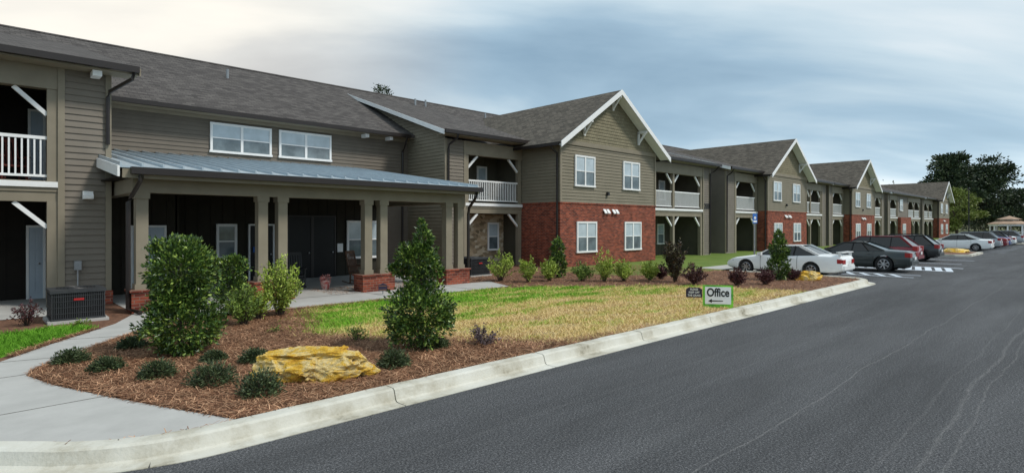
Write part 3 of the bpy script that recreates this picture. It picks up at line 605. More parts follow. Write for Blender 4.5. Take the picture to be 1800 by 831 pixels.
def gable(xc, Yf=18.8, simple=False, label=None):
    x0, x1 = xc - 4.35, xc + 4.35; P = .66
    g = part('brick_wall', MB().box(x0, x1, Yf, Yf + .25, 0, 3.2), 'brick')
    boxes('brick_wall', [(x0, x0 + .25, Yf + .253, 24.7, 0, 3.2), (x1 - .25, x1, Yf + .253, 24.7, 0, 3.2)], 'brick')
    boxes('brick_ledge', [(x0 - .03, x1 + .03, Yf - .03, Yf + .24, 3.2, 3.28), (x0 - .03, x0 + .2, Yf + .243, 24.6, 3.2, 3.28)], 'brick', g)
    part('siding', lap(MB(), 'y', Yf + .03, lambda z: (x0, x1), 3.28, 6.2), 'siding_olive')
    part('siding', lap(MB(), 'x', x0 + .03, lambda z: (Yf + .05, 24.65), 3.28, 6.3), 'siding_olive')
    boxes('wall', [(x0 + .05, x1, Yf + .05, Yf + .2, 3.2, 6.4), (x0 + .05, x0 + .2, Yf + .203, 24.6, 3.2, 6.3), (x1 - .1, x1, Yf + .203, 24.6, 3.2, 6.3)], 'siding_main')
    part('trim_band', MB().box(x0 - .02, x1 + .02, Yf - .04, Yf + .04, 6.2, 6.42), 'trim')
    boxes('corner_board', [(x0 - .02, x0 + .12, Yf - .03, Yf + .04, 3.28, 6.2), (x1 - .12, x1 + .02, Yf - .03, Yf + .04, 3.28, 6.2)], 'trim')
    hw = lambda z: max((9.28 - z) / P, 0)
    part('gable_wall', lap(MB(), 'y', Yf + .03, lambda z: (max(x0, xc - hw(z)), min(x1, xc + hw(z))), 6.42, 9.25, .17), 'gshingle')
    zr, ov = 9.46, 4.98
    for s in (-1, 1):
        r = part('roof', MB().slab([(xc, Yf - .62, zr), (xc + s * ov, Yf - .62, zr - P * ov), (xc + s * ov, 29.75, zr - P * ov), (xc, 29.75, zr)], (0, 0, -.13)), 'roof_g')
        part('rake_board', MB().slab([(xc, Yf - .67, zr + .01), (xc + s * (ov + .02), Yf - .67, zr + .01 - P * (ov + .02)), (xc + s * (ov + .02), Yf - .67, zr - .27 - P * (ov + .02)), (xc, Yf - .67, zr - .27)], (0, .045, 0)), 'white', r)
        part('soffit', MB().slab([(xc, Yf - .6, zr - .14), (xc + s * ov, Yf - .6, zr - .14 - P * ov), (xc + s * ov, Yf, zr - .14 - P * ov), (xc, Yf, zr - .14)], (0, 0, -.025)), 'white', r)
        part('gutter', MB().box(xc + s * ov - .06, xc + s * ov + .06, Yf - .5, 24.2, zr - P * ov - .17, zr - P * ov - .02), 'gutter', r)
    for dx in (0, -2.5, 2.5):
        zb = zr - .2 - P * abs(dx) - .05; xx = xc + dx
        part('bracket', MB().bar((xx, Yf - .6, zb - .1), (xx, Yf, zb - .1), .1, .12).bar((xx, Yf - .05, zb - .8), (xx, Yf - .05, zb - .1), .1, .1).bar((xx, Yf - .5, zb - .15), (xx, Yf - .05, zb - .72), .09, .09), 'white')
    for a, b_ in ((-3.1, -1.45), (1.1, 2.75)):
        window(xc + a, xc + b_, .68, 2.3, Yf, True, simple); window(xc + a - .15, xc + b_ - .15, 4.1, 5.72, Yf, True, simple)
    for dx in (-.85, -.55, -.05, .25): part('vent_hood', MB().slab([(xc + dx, Yf - .005, 2.98), (xc + dx + .22, Yf - .005, 2.98), (xc + dx + .22, Yf - .14, 2.8), (xc + dx, Yf - .14, 2.8)], (0, 0, -.06)), 'white')
    part('wall_light', MB().box(xc - .55, xc - .4, Yf - .12, Yf, 3.72, 3.9), 'black')
    spout([(x0 - .6, Yf + .1, 6.02), (x0 - .5, Yf + .1, 5.9), (x0 - .1, Yf + .12, 5.7), (x0 - .07, Yf + .15, 5.5), (x0 - .07, Yf + .15, .1)])
gable(25.75); gable(51.0); gable(73.2, simple=True); gable(120.0, simple=True)
YB = 19.6
def sec(x0, x1, strips, balcs, simple=False, ol=.12, orr=.12, rake=False, side=False):
    h = shed(x0, x1, YB, 6.42, ol, orr, rake)
    for a, b_ in strips: frontstrip(a, b_, YB)
    for a, b_, posts in balcs: balcony(a, b_, YB, 2.4, posts, 5.8, True, simple)
    if side: sidewall(x0, YB, h)
sec(30.1, 38.5, [(37.5, 38.5)], [(30.2, 37.45, [30.4, 33.6, 37.3])], orr=.45)
sec(40.95, 46.65, [(40.95, 42.5)], [(42.55, 46.6, [42.7, 46.4])], ol=.45, rake=True, side=True)
sec(55.35, 62.9, [(61.9, 62.9)], [(55.4, 61.85, [55.6, 58.8, 61.7])], True, orr=.45)
sec(64.0, 68.85, [(64.0, 65.0)], [(65.05, 68.8, [65.2, 68.6])], True, ol=.45, rake=True, side=True)
sec(77.55, 85, [(84, 85)], [(77.6, 83.95, [77.8, 81, 83.8])], True, orr=.4)
sec(87, 106, [(87, 88), (92, 98)], [(88.05, 91.95, [88.2, 91.8]), (98.05, 105.9, [98.2, 102, 105.7])], True, ol=.45, rake=True, side=True)
part('brick_wall', MB().box(92, 98, YB - .4, YB - .05, 0, 3.2), 'brick'); window(93, 94.6, .7, 2.3, YB - .4, True, True); window(93, 94.6, 4.1, 5.7, YB - .05, True, True)
sec(107.5, 115.65, [(107.5, 108.5)], [(108.55, 115.6, [108.7, 112, 115.4])], True, ol=.45, rake=True, side=True)
t = text_obj('building_number', '200', .55, MT['black'], B, (37.98 - RT[0], YB - .06 - RT[1], 3.45), (PI / 2, 0, 0), bold=.01)
spout([(38.7, 19.0, 6.3), (38.6, 19.2, 6.0), (38.42, 19.5, 5.8), (38.42, 19.52, .1)])
spout([(41.1, 19.0, 6.3), (41.1, 19.2, 6.0), (41.05, 19.5, 5.8), (41.05, 19.52, .1)])

# ------------------------------------------------------------------ vegetation
def big_shrub(name, label, loc, blobs, mat, ln, wd, cat='shrub', group=None, th=1.0, rz=0):
    t = thing(name, label, cat, loc, rz, group)
    obj('trunk', MB().tube([(0, 0, -.02), (.02, .01, th * .5), (0, 0, th)], [.045, .035, .015], 7), MT['bark'], t)
    PS, DS = [], []
    for n, c, r in blobs: p, d = dense(n, c, r); PS.append(p); DS.append(d)
    P = np.concatenate(PS); D = np.concatenate(DS); P[:, 2] = np.maximum(P[:, 2], .02)
    leaves('foliage', P, D, ln, wd, MT[mat], t); return t
def dwarf(label, loc, r, hgt, mat='dwarf', n=2100, group='dwarf shrubs in the pine straw bed', name='dwarf_shrub'):
    t = thing(name, label, 'shrub', loc, 0, group)
    d = unit(rng.normal(size=(n, 3))); d[:, 2] = np.abs(d[:, 2]); rad = rng.uniform(.45, 1.0, (n, 1)) * (1 + .14 * np.sin(d[:, :1] * 7 + d[:, 1:2] * 5 + r * 40))
    P = d * rad * np.array([r, r, hgt * .82]) * .92; P[:, 2] += .02
    leaves('foliage', P, d + rng.normal(size=(n, 3)) * .45, .05, .016, MT[mat], t)
    mb = MB()
    for k in range(6): a = k * 1.05; mb.tube([(0, 0, 0), (math.cos(a) * r * .6, math.sin(a) * r * .6, hgt * .6)], [.012, .005], 5)
    obj('stem', mb, MT['bark'], t); return t
def spray(name, label, loc, hgt, w, ns, nl, ln, wd, mat, group=None, droop=.3):
    t = thing(name, label, 'shrub', loc, random.uniform(0, 6), group)
    mb = MB(); PS, DS = [], []
    for k in range(ns):
        a = random.uniform(0, 2 * PI); rr = w / 2 * math.sqrt(random.uniform(.02, 1)); hh = hgt * random.uniform(.5, 1.08) * (1 - droop * (rr / (w / 2)) ** 2)
        pts = [Vector((0, 0, 0)) + Vector((math.cos(a), math.sin(a), 0)) * rr * .12, Vector((math.cos(a) * rr * .45, math.sin(a) * rr * .45, hh * .55)), Vector((math.cos(a) * rr, math.sin(a) * rr, hh))]
        mb.tube(pts, [.007, .005, .002], 4)
        u_ = np.sqrt(rng.uniform(.05, 1.0, nl)); q = np.array([list(p) for p in pts])
        pos = ((1 - u_) ** 2)[:, None] * q[0] + (2 * u_ * (1 - u_))[:, None] * q[1] + (u_ ** 2)[:, None] * q[2] + rng.normal(size=(nl, 3)) * .02
        PS.append(pos); DS.append(np.array([math.cos(a) * .3, math.sin(a) * .3, .5]) + rng.normal(size=(nl, 3)) * .6)
    obj('stem', mb, MT['bark'], t); P = np.concatenate(PS); P[:, 2] = np.maximum(P[:, 2], .02)
    leaves('foliage', P, np.concatenate(DS), ln, wd, MT[mat], t); return t

big_shrub('holly_shrub', 'large two tiered dark green broadleaf shrub left of the yellow boulder', at(317, 622), [(6000, (.03, -.02, .47), (.57, .57, .46)), (6200, (-.02, .02, 1.40), (.52, .52, .46)), (2200, (0, 0, .93), (.43, .43, .26))], 'holly', .07, .037, th=1.5)
big_shrub('holly_shrub', 'tall pointed dark green broadleaf shrub right of the yellow boulder', at(737, 612), [(6600, (.0, .0, .58), (.58, .58, .54)), (800, (0, 0, 1.14), (.27, .27, .22)), (2600, (-.04, .04, 1.52), (.37, .37, .27)), (520, (-.24, .24, 1.36), (.17, .17, .13)), (420, (.18, -.18, 1.34), (.15, .15, .12)), (480, (.05, -.05, 1.86), (.15, .15, .15)), (150, (.03, -.02, 2.08), (.05, .05, .12))], 'holly', .07, .037, th=2.0)
big_shrub('holly_shrub', 'narrow dark evergreen shrub half hidden behind the large two tiered shrub', at(408, 556), [(1700, (0, 0, .45), (.36, .36, .42)), (1500, (0, 0, 1.1), (.32, .32, .3))], 'holly', .085, .042, th=1.2)
big_shrub('evergreen_shrub', 'dark slim evergreen in front of the nearest brick gable', at(980, 488), [(1300, (0, 0, .5), (.34, .34, .5)), (800, (0, 0, 1.2), (.24, .24, .35))], 'holly', .11, .055, th=1.3)
spray('russet_shrub', 'tall loose reddish brown shrub right of the nearest brick gable', at(1187, 496), 1.65, 1.0, 60, 44, .11, .05, 'russet', None, .35)
big_shrub('evergreen_shrub', 'tapering dark green shrub in front of the white parked car', at(1369, 492), [(1700, (0, 0, .5), (.42, .42, .5)), (1200, (0, 0, 1.15), (.32, .32, .4)), (350, (0, 0, 1.65), (.14, .14, .25))], 'holly', .11, .055, th=1.6)
DW = [(125, 642, 58, 26, 'small dwarf shrub farthest left beside the bend of the concrete walk'), (188, 655, 55, 25, 'small dwarf shrub second from the left edge of the mulch'),
      (232, 616, 48, 22, 'small dwarf shrub close to the left of the large two tiered shrub'), (277, 668, 62, 34, 'dwarf shrub in front of the large two tiered shrub, towards the walk'),
      (373, 680, 82, 46, 'broad dwarf shrub midway between the two tiered shrub and the boulder'), (458, 699, 74, 50, 'dwarf shrub standing at the front left corner of the yellow boulder'),
      (693, 649, 58, 34, 'dwarf shrub touching the right end of the yellow boulder'), (447, 641, 50, 27, 'dwarf shrub just behind the left end of the yellow boulder'),
      (376, 640, 40, 20, 'tiny dwarf shrub at the right foot of the two tiered shrub'), (765, 615, 50, 20, 'low dwarf shrub at the right foot of the tall pointed shrub')]
for px, py, w, hh, lab in DW:
    p = at(px, py - 4); t_ = 2.1 / (py - 400)
    dwarf(lab, p, w / 2 * t_ * 1.05, hh * t_ * 1.05)
G1 = 'light green shrubs in front of the porch'
spray('leafy_shrub', 'tall wispy yellow green shrub beside the porch steps', at(492, 556), 1.4, .98, 66, 50, .075, .03, 'light', G1)
spray('leafy_shrub', 'low bushy green shrub at the foot of the narrow evergreen', at(428, 572), .85, .8, 50, 45, .07, .03, 'mid', G1)
spray('leafy_shrub', 'bright green shrub left of the wispy yellow green one', at(455, 562), .75, .6, 36, 36, .07, .03, 'light', G1)
G2 = 'yellow green shrubs in front of the brick gable'
for px, py, hh, w, mt, lab in ((880, 494, 1.15, 1.15, 'light', 'largest leftmost yellow green shrub hiding the second condenser'), (928, 496, .95, .8, 'light', 'second yellow green shrub from the left along the lawn edge'),
      (966, 494, .85, .8, 'light', 'third yellow green shrub, left of the slim dark evergreen'), (1024, 494, .7, .85, 'mid', 'duller green shrub right of the slim dark evergreen'),
      (1062, 495, 1.2, .9, 'light', 'tall fountain shaped light green shrub under the left brick window'), (1097, 494, .85, .85, 'light', 'rounded light green shrub under the right brick window'),
      (1142, 493, .75, .7, 'light', 'small light green shrub at the right corner of the brick gable')):
    spray('leafy_shrub', lab, at(px, py), hh, w, 42, 32, .10, .034, mt, G2, .35)
G3 = 'purple leaved shrubs in the beds'
for px, py, hh, w, lab in ((1222, 500, .75, 1.0, 'purple shrub above the keep off the grass sign'), (1295, 502, .6, .8, 'purple shrub just right of the green office sign'),
      (1345, 500, .55, .75, 'purple shrub at the left foot of the tapering dark shrub'), (1392, 492, .45, .7, 'purple shrub between the tapering shrub and the small boulder'), (1160, 490, .55, .7, 'purple shrub left of the tall reddish brown shrub')):
    spray('purple_shrub', lab, at(px, py), hh, w, 40, 30, .085, .04, 'purple', G3, .4)
spray('twiggy_shrub', 'sparse mauve twiggy shrub between tall pointed shrub and kerb', at(850, 606), .36, .66, 26, 22, .05, .026, 'greyleaf', None, .4)
spray('twiggy_shrub', 'thin green twiggy shrub behind the yellow boulder', at(628, 600), .3, .45, 14, 14, .06, .022, 'mid', None, .3)
spray('twiggy_shrub', 'tiny sprout in the mulch near the lawn corner', at(480, 585), .14, .25, 9, 9, .05, .02, 'mid', None, .3)
spray('twiggy_shrub', 'reddish twiggy shrub at the far left beside the condenser', at(48, 572), .6, .55, 26, 20, .06, .025, 'purple', None, .3)
spray('twiggy_shrub', 'small green plant behind the strip of grass by the condenser', at(140, 572), .12, .45, 14, 14, .06, .02, 'mid', None, .3)
# boulders
def boulder(label, loc, rz, dims, seed, sub=5):
    r = random.Random(seed); bm = bmesh.new(); bmesh.ops.create_icosphere(bm, subdivisions=sub, radius=1)
    pl = [(Vector((0, .1, 1)).normalized(), .66), (Vector((.25, 0, 1)).normalized(), .68)]
    for k in range(26):
        d = Vector((r.gauss(0, 1), r.gauss(0, 1), r.gauss(0, .7))).normalized(); pl.append((d, r.uniform(.62, .9)))
    for v_ in bm.verts:
        for d, o_ in pl:
            q = v_.co.dot(d)
            if q > o_: v_.co -= d * (q - o_) * .97
        p0 = v_.co.copy()
        # blocky fractures: each cell of a warped grid is pushed in or out as one piece
        w_ = p0 * 2.3 + Vector((mnoise.noise(p0 * 2 + Vector((seed, 0, 0))), mnoise.noise(p0 * 2 + Vector((0, seed, 5))), mnoise.noise(p0 * 2 + Vector((3, 1, seed))))) * .9
        cell = mnoise.cell(Vector((w_.x * 1.2, w_.y * 1.2, w_.z * 1.1)) + Vector((seed, 0, 0)))
        n = mnoise.fractal(p0 * 3.0 + Vector((seed, 0, 0)), 1.0, 2.0, 6)
        rd = 1 - abs(mnoise.noise(p0 * 3.3 + Vector((0, seed, 2)))) * 2.0
        v_.co *= 1 + .065 * (cell - .5) * 2 + .08 * n - .09 * max(rd - .6, 0)
        v_.co.x *= dims[0] / 1.6; v_.co.y *= dims[1] / 1.6; v_.co.z = max(v_.co.z, -.45) * dims[2] / 1.25 + dims[2] * .3
    me = bpy.data.meshes.new('boulder'); bm.to_mesh(me); bm.free(); me.materials.append(MT['rock']); me.polygons.foreach_set('use_smooth', [True] * len(me.polygons)); me.set_sharp_from_angle(angle=math.radians(24))
    o = bpy.data.objects.new('boulder', me); C.objects.link(o); o.location = loc; o.rotation_euler = (0, 0, rz); return tag(o, label, 'boulder', 'yellow boulders in the beds')
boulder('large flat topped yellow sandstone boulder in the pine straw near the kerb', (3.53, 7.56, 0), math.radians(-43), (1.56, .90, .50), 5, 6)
boulder('small yellow boulder in the bed beside the white parked car', at(1421, 492), math.radians(-50), (1.05, .7, .42), 9, 4)
boulder('distant yellow boulder on the first parking island', (55.3, 7.9, .02), math.radians(-80), (1.8, 1.0, .36), 11, 3)
boulder('farthest yellow boulder on the second parking island', (90.4, 8.2, .02), math.radians(-80), (1.8, 1.2, .5), 14, 3)

# trees
def tree(name, label, loc, hgt, w, crowns, mat, ln, n, group=None, tr=.3):
    t = thing(name, label, 'tree', loc, 0, group)
    mb = MB().tube([(0, 0, -.2), (.1, 0, hgt * .35), (0, .1, hgt * .85)], [tr, tr * .75, tr * .2], 8)
    for c in crowns: mb.tube([(0, 0, hgt * .35), (c[0] * .5, c[1] * .5, (hgt * .35 + c[2]) / 2 + .5), (c[0], c[1], c[2])], [tr * .5, tr * .3, .04], 5)
    obj('trunk', mb, MT['bark'], t); PS, DS = [], []
    tot = sum(c[3] ** 2 for c in crowns)
    for c in crowns:
        p, d = clump(int(n * c[3] ** 2 / tot), c[:3], (c[3], c[3], c[4]), 18, .2, .45); PS.append(p); DS.append(d)
    leaves('crown', np.concatenate(PS), np.concatenate(DS), ln, ln * .55, MT[mat], t); return t
G4 = 'large trees beyond the parking lot'
def crown(seed, hgt, w, k, lo=.3, sc=1.0):
    r = random.Random(seed); res = []
    for i in range(k):
        u_ = (i + .5) / k; z = hgt * (lo + (1 - lo) * u_ * .93); rad = w / 2 * math.sin(PI * (.22 + .68 * u_)) * .8 * math.sqrt(r.uniform(.2, 1)); a = r.uniform(0, 6.28)
        res.append((math.cos(a) * rad, math.sin(a) * rad, z, w * r.uniform(.14, .23) * sc, w * r.uniform(.09, .14) * sc))
    return res
tree('oak_tree', 'tall dark round headed tree rising just beyond the building end', far(1664, 150), 21.5, 14, crown(1, 21, 15, 32, .18), 'pine', .75, 15000, G4)
tree('oak_tree', 'broad dark tree right of the tall round headed one', far(1742, 152), 19.5, 15, crown(2, 19.3, 18, 32, .18), 'pine', .75, 15000, G4)
tree('pine_tree', 'dark tree at the right picture edge behind the gazebo', far(1795, 165), 13, 11, crown(3, 12.5, 12, 16, .2), 'pine', .7, 6000, G4)
tree('spring_tree', 'yellow green young tree below the tall dark trees', far(1682, 125), 10.5, 7, crown(4, 10.2, 8, 12, .15, 1.2), 'spring', .5, 6000, None)
tree('pine_tree', 'pine treetop showing above the long roof ridge', far(671, 60), 16.9, 4, [(0, 0, 16.1, .9, .6), (.5, .3, 15.4, 1.1, .6), (-.6, .2, 14.6, 1.1, .7), (.2, -.5, 13.6, 1.3, .7)], 'pine', .22, 3000, None, .22)
PS, DS = [], []
for i in range(50):
    t_ = random.uniform(190, 250); px = random.uniform(1540, 1880); p = far(px, t_); hh = random.uniform(7, 14) * (1.0 if px > 1690 else 1.15)
    a_, d_ = clump(480, (p[0], p[1], hh * .55), (6.0, 6.0, hh * .5), 14, .2, .4); PS.append(a_); DS.append(d_)
P = np.concatenate(PS); P[:, 2] = np.maximum(P[:, 2], 0)
tag(struct(leaves('distant_wood', P, np.concatenate(DS), .9, .55, MT['wood_far']), 'stuff'), 'hazy mixed wood along the horizon behind the parking lot', 'wood')

# ------------------------------------------------------------------ cars
def interp(poly, x):
    return float(np.interp(x, [p[0] for p in poly], [p[1] for p in poly]))
TYPES = {
 'coupe': dict(L=4.95, W=1.83, zb=.20, top=[(-2.475, .70), (-2.43, .90), (-2.3, .955), (-1.5, .965), (-.3, .90), (.8, .90), (1.2, .86), (2.1, .72), (2.4, .60), (2.475, .48)], gh=[(1.05, .87), (.25, 1.30), (-.75, 1.32), (-1.62, .955)], wh=(1.52, -1.28, .315), seams=[.85, -.72], pil=[-.55]),
 'sedan': dict(L=5.05, W=1.9, zb=.21, top=[(-2.52, .72), (-2.48, .92), (-2.38, .98), (-1.45, 1.03), (0, .98), (1.0, .96), (1.9, .91), (2.4, .80), (2.52, .62)], gh=[(1.15, .95), (.25, 1.37), (-.55, 1.385), (-1.55, 1.02)], wh=(1.55, -1.48, .37), seams=[.98, -.12, -1.05], pil=[-.12, -.85]),
 'midsize': dict(L=4.75, W=1.82, zb=.2, top=[(-2.375, .72), (-2.33, .95), (-2.2, 1.01), (-1.6, 1.03), (0, .97), (1.0, .95), (1.9, .84), (2.3, .70), (2.375, .55)], gh=[(1.25, .94), (.3, 1.41), (-.6, 1.42), (-1.65, 1.02)], wh=(1.45, -1.36, .33), seams=[1.0, -.1, -1.05], pil=[-.1, -.95]),
 'suv': dict(L=4.75, W=1.9, zb=.25, top=[(-2.375, .76), (-2.34, .98), (-2.2, 1.06), (0, 1.02), (1.0, 1.02), (1.9, .97), (2.3, .84), (2.375, .63)], gh=[(1.3, 1.01), (.45, 1.57), (-1.55, 1.585), (-2.2, 1.05)], wh=(1.45, -1.4, .37), seams=[1.05, -.05, -1.05], pil=[-.05, -1.1]),
}
def section(T, x):
    h = T['L'] / 2; ax = abs(x) / h; w = T['W'] / 2 * (1 - .17 * max(0, (ax - .62) / .38) ** 2.2)
    zt = interp(T['top'], x); zb = T['zb'] + .10 * max(0, (ax - .8) / .2) ** 2; m = zt - zb
    return [(0, zb), (.82 * w, zb), (.95 * w, zb + .05), (.985 * w, zb + .13 * m / .7), (w, zb + .35 * m), (w, zb + .55 * m), (.985 * w, zb + .78 * m), (.95 * w, zb + .92 * m), (.87 * w, zb + .985 * m), (.6 * w, zt + .012), (0, zt + .02)]
BODY = {}
def body_mesh(kind):
    if kind in BODY: return BODY[kind]
    T = TYPES[kind]; h = T['L'] / 2; xs = [-h] + [-h + .02] + list(np.linspace(-h + .06, h - .06, 44)) + [h - .02, h]
    mb = MB(); n = 0
    for i, x in enumerate(xs):
        s_ = section(T, max(-h + .03, min(h - .03, x)))
        if i in (0, len(xs) - 1): zc_ = sum(p[1] for p in s_) / len(s_); s_ = [(p[0] * .96, zc_ + (p[1] - zc_) * .9) for p in s_]
        ring = [(x, -p[0], p[1]) for p in s_] + [(x, p[0], p[1]) for p in s_[-2:0:-1]]
        n = len(ring); mb.v += ring
    for i in range(len(xs) - 1):
        for k in range(n): mb.f.append((i * n + k, i * n + (k + 1) % n, (i + 1) * n + (k + 1) % n, (i + 1) * n + k))
    mb.f.append(tuple(range(n - 1, -1, -1))); mb.f.append(tuple((len(xs) - 1) * n + k for k in range(n)))
    o = obj('tmp', mb, MT['black']); bm = bmesh.new(); bm.from_mesh(o.data); bmesh.ops.recalc_face_normals(bm, faces=bm.faces); bm.to_mesh(o.data); bm.free()
    cs = []
    for x in T['wh'][:2]:
        c = MB(); r = T['wh'][2] * 1.17
        for yy in (-1.2, 1.2):
            for k in range(28): a_ = 2 * PI * k / 28; c.v.append((x + r * math.cos(a_), yy, T['wh'][2] + r * math.sin(a_)))
        for k in range(28): c.f.append((k, (k + 1) % 28, 28 + (k + 1) % 28, 28 + k))
        c.f.append(tuple(range(27, -1, -1))); c.f.append(tuple(28 + k for k in range(28)))
        co_ = obj('cut', c, None); bm = bmesh.new(); bm.from_mesh(co_.data); bmesh.ops.recalc_face_normals(bm, faces=bm.faces); bm.to_mesh(co_.data); bm.free()
        md = o.modifiers.new('b', 'BOOLEAN'); md.object = co_; md.operation = 'DIFFERENCE'; md.solver = 'EXACT'; cs.append(co_)
    bpy.context.view_layer.update()
    me = bpy.data.meshes.new_from_object(o.evaluated_get(bpy.context.evaluated_depsgraph_get()))
    for q in cs + [o]: bpy.data.objects.remove(q)
    me.materials.clear(); me.polygons.foreach_set('use_smooth', [True] * len(me.polygons)); me.set_sharp_from_angle(angle=math.radians(32))
    BODY[kind] = me; return me
def wheel(t, x, y, r, sy):
    mb = MB().lathe([(r * .62, -.09), (r * .93, -.105), (r, -.075), (r, .075), (r * .93, .105), (r * .62, .09)], 28, 'y')
    w = obj('wheel', mb, MT['rubber'], t, smooth=40); w.location = (x, y, r)
    rm = MB().lathe([(r * .64, sy * .095), (r * .60, sy * .10), (r * .57, sy * .05), (r * .55, sy * .02)], 28, 'y').lathe([(r * .14, sy * .02), (r * .14, sy * .09), (0.001, sy * .095)], 12, 'y')
    for k in range(7): a_ = 2 * PI * k / 7; rm.bar((r * .12 * math.cos(a_), sy * .075, r * .12 * math.sin(a_)), (r * .6 * math.cos(a_), sy * .08, r * .6 * math.sin(a_)), .05, .045)
    obj('rim', rm, MT['alloy'], w, smooth=40); obj('brake_disc', MB().lathe([(r * .56, sy * .01), (.001, sy * .015)], 20, 'y'), MT['black'], w)
def car(label, loc, rz, kind, pm, group='cars parked along the building', spoiler=False, rails=False, detail=True):
    T = TYPES[kind]; t = thing('parked_car', label, 'car', loc, rz, group); h = T['L'] / 2; w2 = T['W'] / 2
    me = body_mesh(kind).copy(); me.materials.append(pm); b_ = bpy.data.objects.new('body', me); C.objects.link(b_); b_.parent = t
    ub = MB().box(-h + .25, h - .25, -w2 * .62, w2 * .62, T['zb'] - .03, T['zb'] + .3); obj('underbody', ub, MT['black'], t)
    A, Bp, Cp, D = T['gh']; yb, yt = w2 * .90, w2 * .70
    g = MB(); L_ = [(A[0], -yb, A[1] - .03), (Bp[0], -yt, Bp[1]), ((Bp[0] + Cp[0]) / 2, -yt - .02, Bp[1] + .02), (Cp[0], -yt, Cp[1]), (D[0], -yb, D[1] - .03)]; R_ = [(p[0], -p[1], p[2]) for p in L_]
    g.add(L_ + R_, [(0, 1, 2, 3, 4), (9, 8, 7, 6, 5), (0, 5, 6, 1), (3, 8, 9, 4), (1, 6, 7, 2), (2, 7, 8, 3)]); obj('window_glass', g, MT['glass_dark'], t)
    rf = MB(); nx, ny = 8, 8
    for i in range(nx + 1):
        for j in range(ny + 1):
            u_ = i / nx; q = j / ny * 2 - 1; x_ = Bp[0] + .04 + (Cp[0] - Bp[0] - .08) * u_; rf.v.append((x_, q * (yt + .015), Bp[1] + (Cp[1] - Bp[1]) * u_ + .055 * (1 - abs(q) ** 3) * (1 - .45 * (2 * u_ - 1) ** 2) - .012))
    for i in range(nx):
        for j in range(ny): k = i * (ny + 1) + j; rf.f.append((k, k + 1, k + ny + 2, k + ny + 1))
    roof = obj('roof', rf, pm, t, smooth=60)
    for s in (-1, 1):
        obj('pillar', MB().bar((A[0] + .02, s * (yb - .01), A[1] - .02), (Bp[0] + .02, s * (yt + .0), Bp[1] + .01), .075, .05), pm, t)
        obj('pillar', MB().bar((Cp[0] - .02, s * (yt + .005), Cp[1] + .0), (D[0] + .06, s * (yb - .015), D[1] - .02), .05, .11), pm, t)
        obj('roof_edge', MB().bar((Bp[0] + .05, s * (yt + .008), Bp[1] + .005), ((Bp[0] + Cp[0]) / 2, s * (yt + .024), Bp[1] + .022), .045, .05).bar(((Bp[0] + Cp[0]) / 2, s * (yt + .024), Bp[1] + .022), (Cp[0] - .05, s * (yt + .008), Cp[1] + .005), .045, .05), pm, roof)
        for xp in T['pil']: obj('door_pillar', MB().bar((xp, s * (yb + .002), D[1] - .03), (xp - .05 if xp - .05 > Cp[0] else Cp[0] + .03, s * (yt + .022), Bp[1] + .01), .03, .07), MT['black'], t)
        for xs_ in T['seams']:
            sm = MB(); sc = section(T, xs_)[3:9]
            for p, q in zip(sc, sc[1:]): sm.bar((xs_, s * (p[0] + .001), p[1]), (xs_, s * (q[0] + .001), q[1]), .012, .012)
            obj('door_seam', sm, MT['black'], t)
    for xs_ in T['seams'][1:]:
        for s in (-1, 1): obj('door_handle', MB().box(xs_ + .1, xs_ + .26, s * w2 * .99 - .018, s * w2 * .99 + .018, D[1] - .2, D[1] - .165), pm, t)
    for s in (-1, 1):
        obj('mirror', MB().slab([(A[0] - .3, s * (w2 + .02), A[1] + .02), (A[0] - .13, s * (w2 + .02), A[1] + .02), (A[0] - .1, s * (w2 + .02), A[1] + .13), (A[0] - .3, s * (w2 + .02), A[1] + .16)], (0, s * .14, 0)).bar((A[0] - .2, s * (w2 - .1), A[1]), (A[0] - .2, s * (w2 + .06), A[1] + .06), .05), pm, t)
        we = section(T, -h + .03)[5][0]
        zl = (.60, .78) if kind == 'coupe' else ((.70, .91) if kind != 'suv' else (.80, 1.04))
        obj('tail_light', MB().slab([(-h - .012, s * we * .52, zl[0]), (-h - .008, s * we * .98, zl[0] + .01), (-h + .2, s * (section(T, -h + .2)[5][0] + .008), zl[0] + .03), (-h + .2, s * we * .5, zl[0])], (0, 0, zl[1] - zl[0])), MT['red'], t)
        zf = interp(T['top'], h - .2); wf = section(T, h - .06)[5][0]
        obj('headlight', MB().slab([(h - .03, s * wf * .5, zf - .2), (h - .04, s * wf * .93, zf - .2), (h - .35, s * (section(T, h - .35)[6][0] + .004), zf - .15), (h - .35, s * wf * .5, zf - .15)], (0, 0, .12)), MT['clear'], t)
        for x in T['wh'][:2]: wheel(t, x, s * (w2 - .13), T['wh'][2], s)
    we = section(T, -h + .03)[5][0]
    obj('bumper', MB().slab([(-h - .05, -we * .9, .36), (-h - .05, we * .9, .36), (-h + .12, we * 1.04, .36), (-h + .12, -we * 1.04, .36)], (0, 0, .17)), pm, t)
    obj('licence_plate', MB().box(-h - .062, -h - .045, -.15, .15, .50 if kind == 'coupe' else .6, .62 if kind == 'coupe' else .74), MT['white'], t)
    if spoiler:
        obj('spoiler', MB().slab([(-h + .02, -w2 * .82, 1.06), (-h + .26, -w2 * .82, 1.07), (-h + .26, w2 * .82, 1.07), (-h + .02, w2 * .82, 1.06)], (0, 0, .035)).box(-h + .08, -h + .18, -w2 * .8, -w2 * .72, .93, 1.07).box(-h + .08, -h + .18, w2 * .72, w2 * .8, .93, 1.07), pm, t)
    if rails:
        for s in (-1, 1): obj('roof_rail', MB().tube([(Bp[0] - .2, s * yt * .9, Bp[1] + .05), (Bp[0] - .35, s * yt * .9, Bp[1] + .1), (Cp[0] + .35, s * yt * .9, Cp[1] + .1), (Cp[0] + .2, s * yt * .9, Cp[1] + .05)], .02, 6), MT['black'], t)
    return t
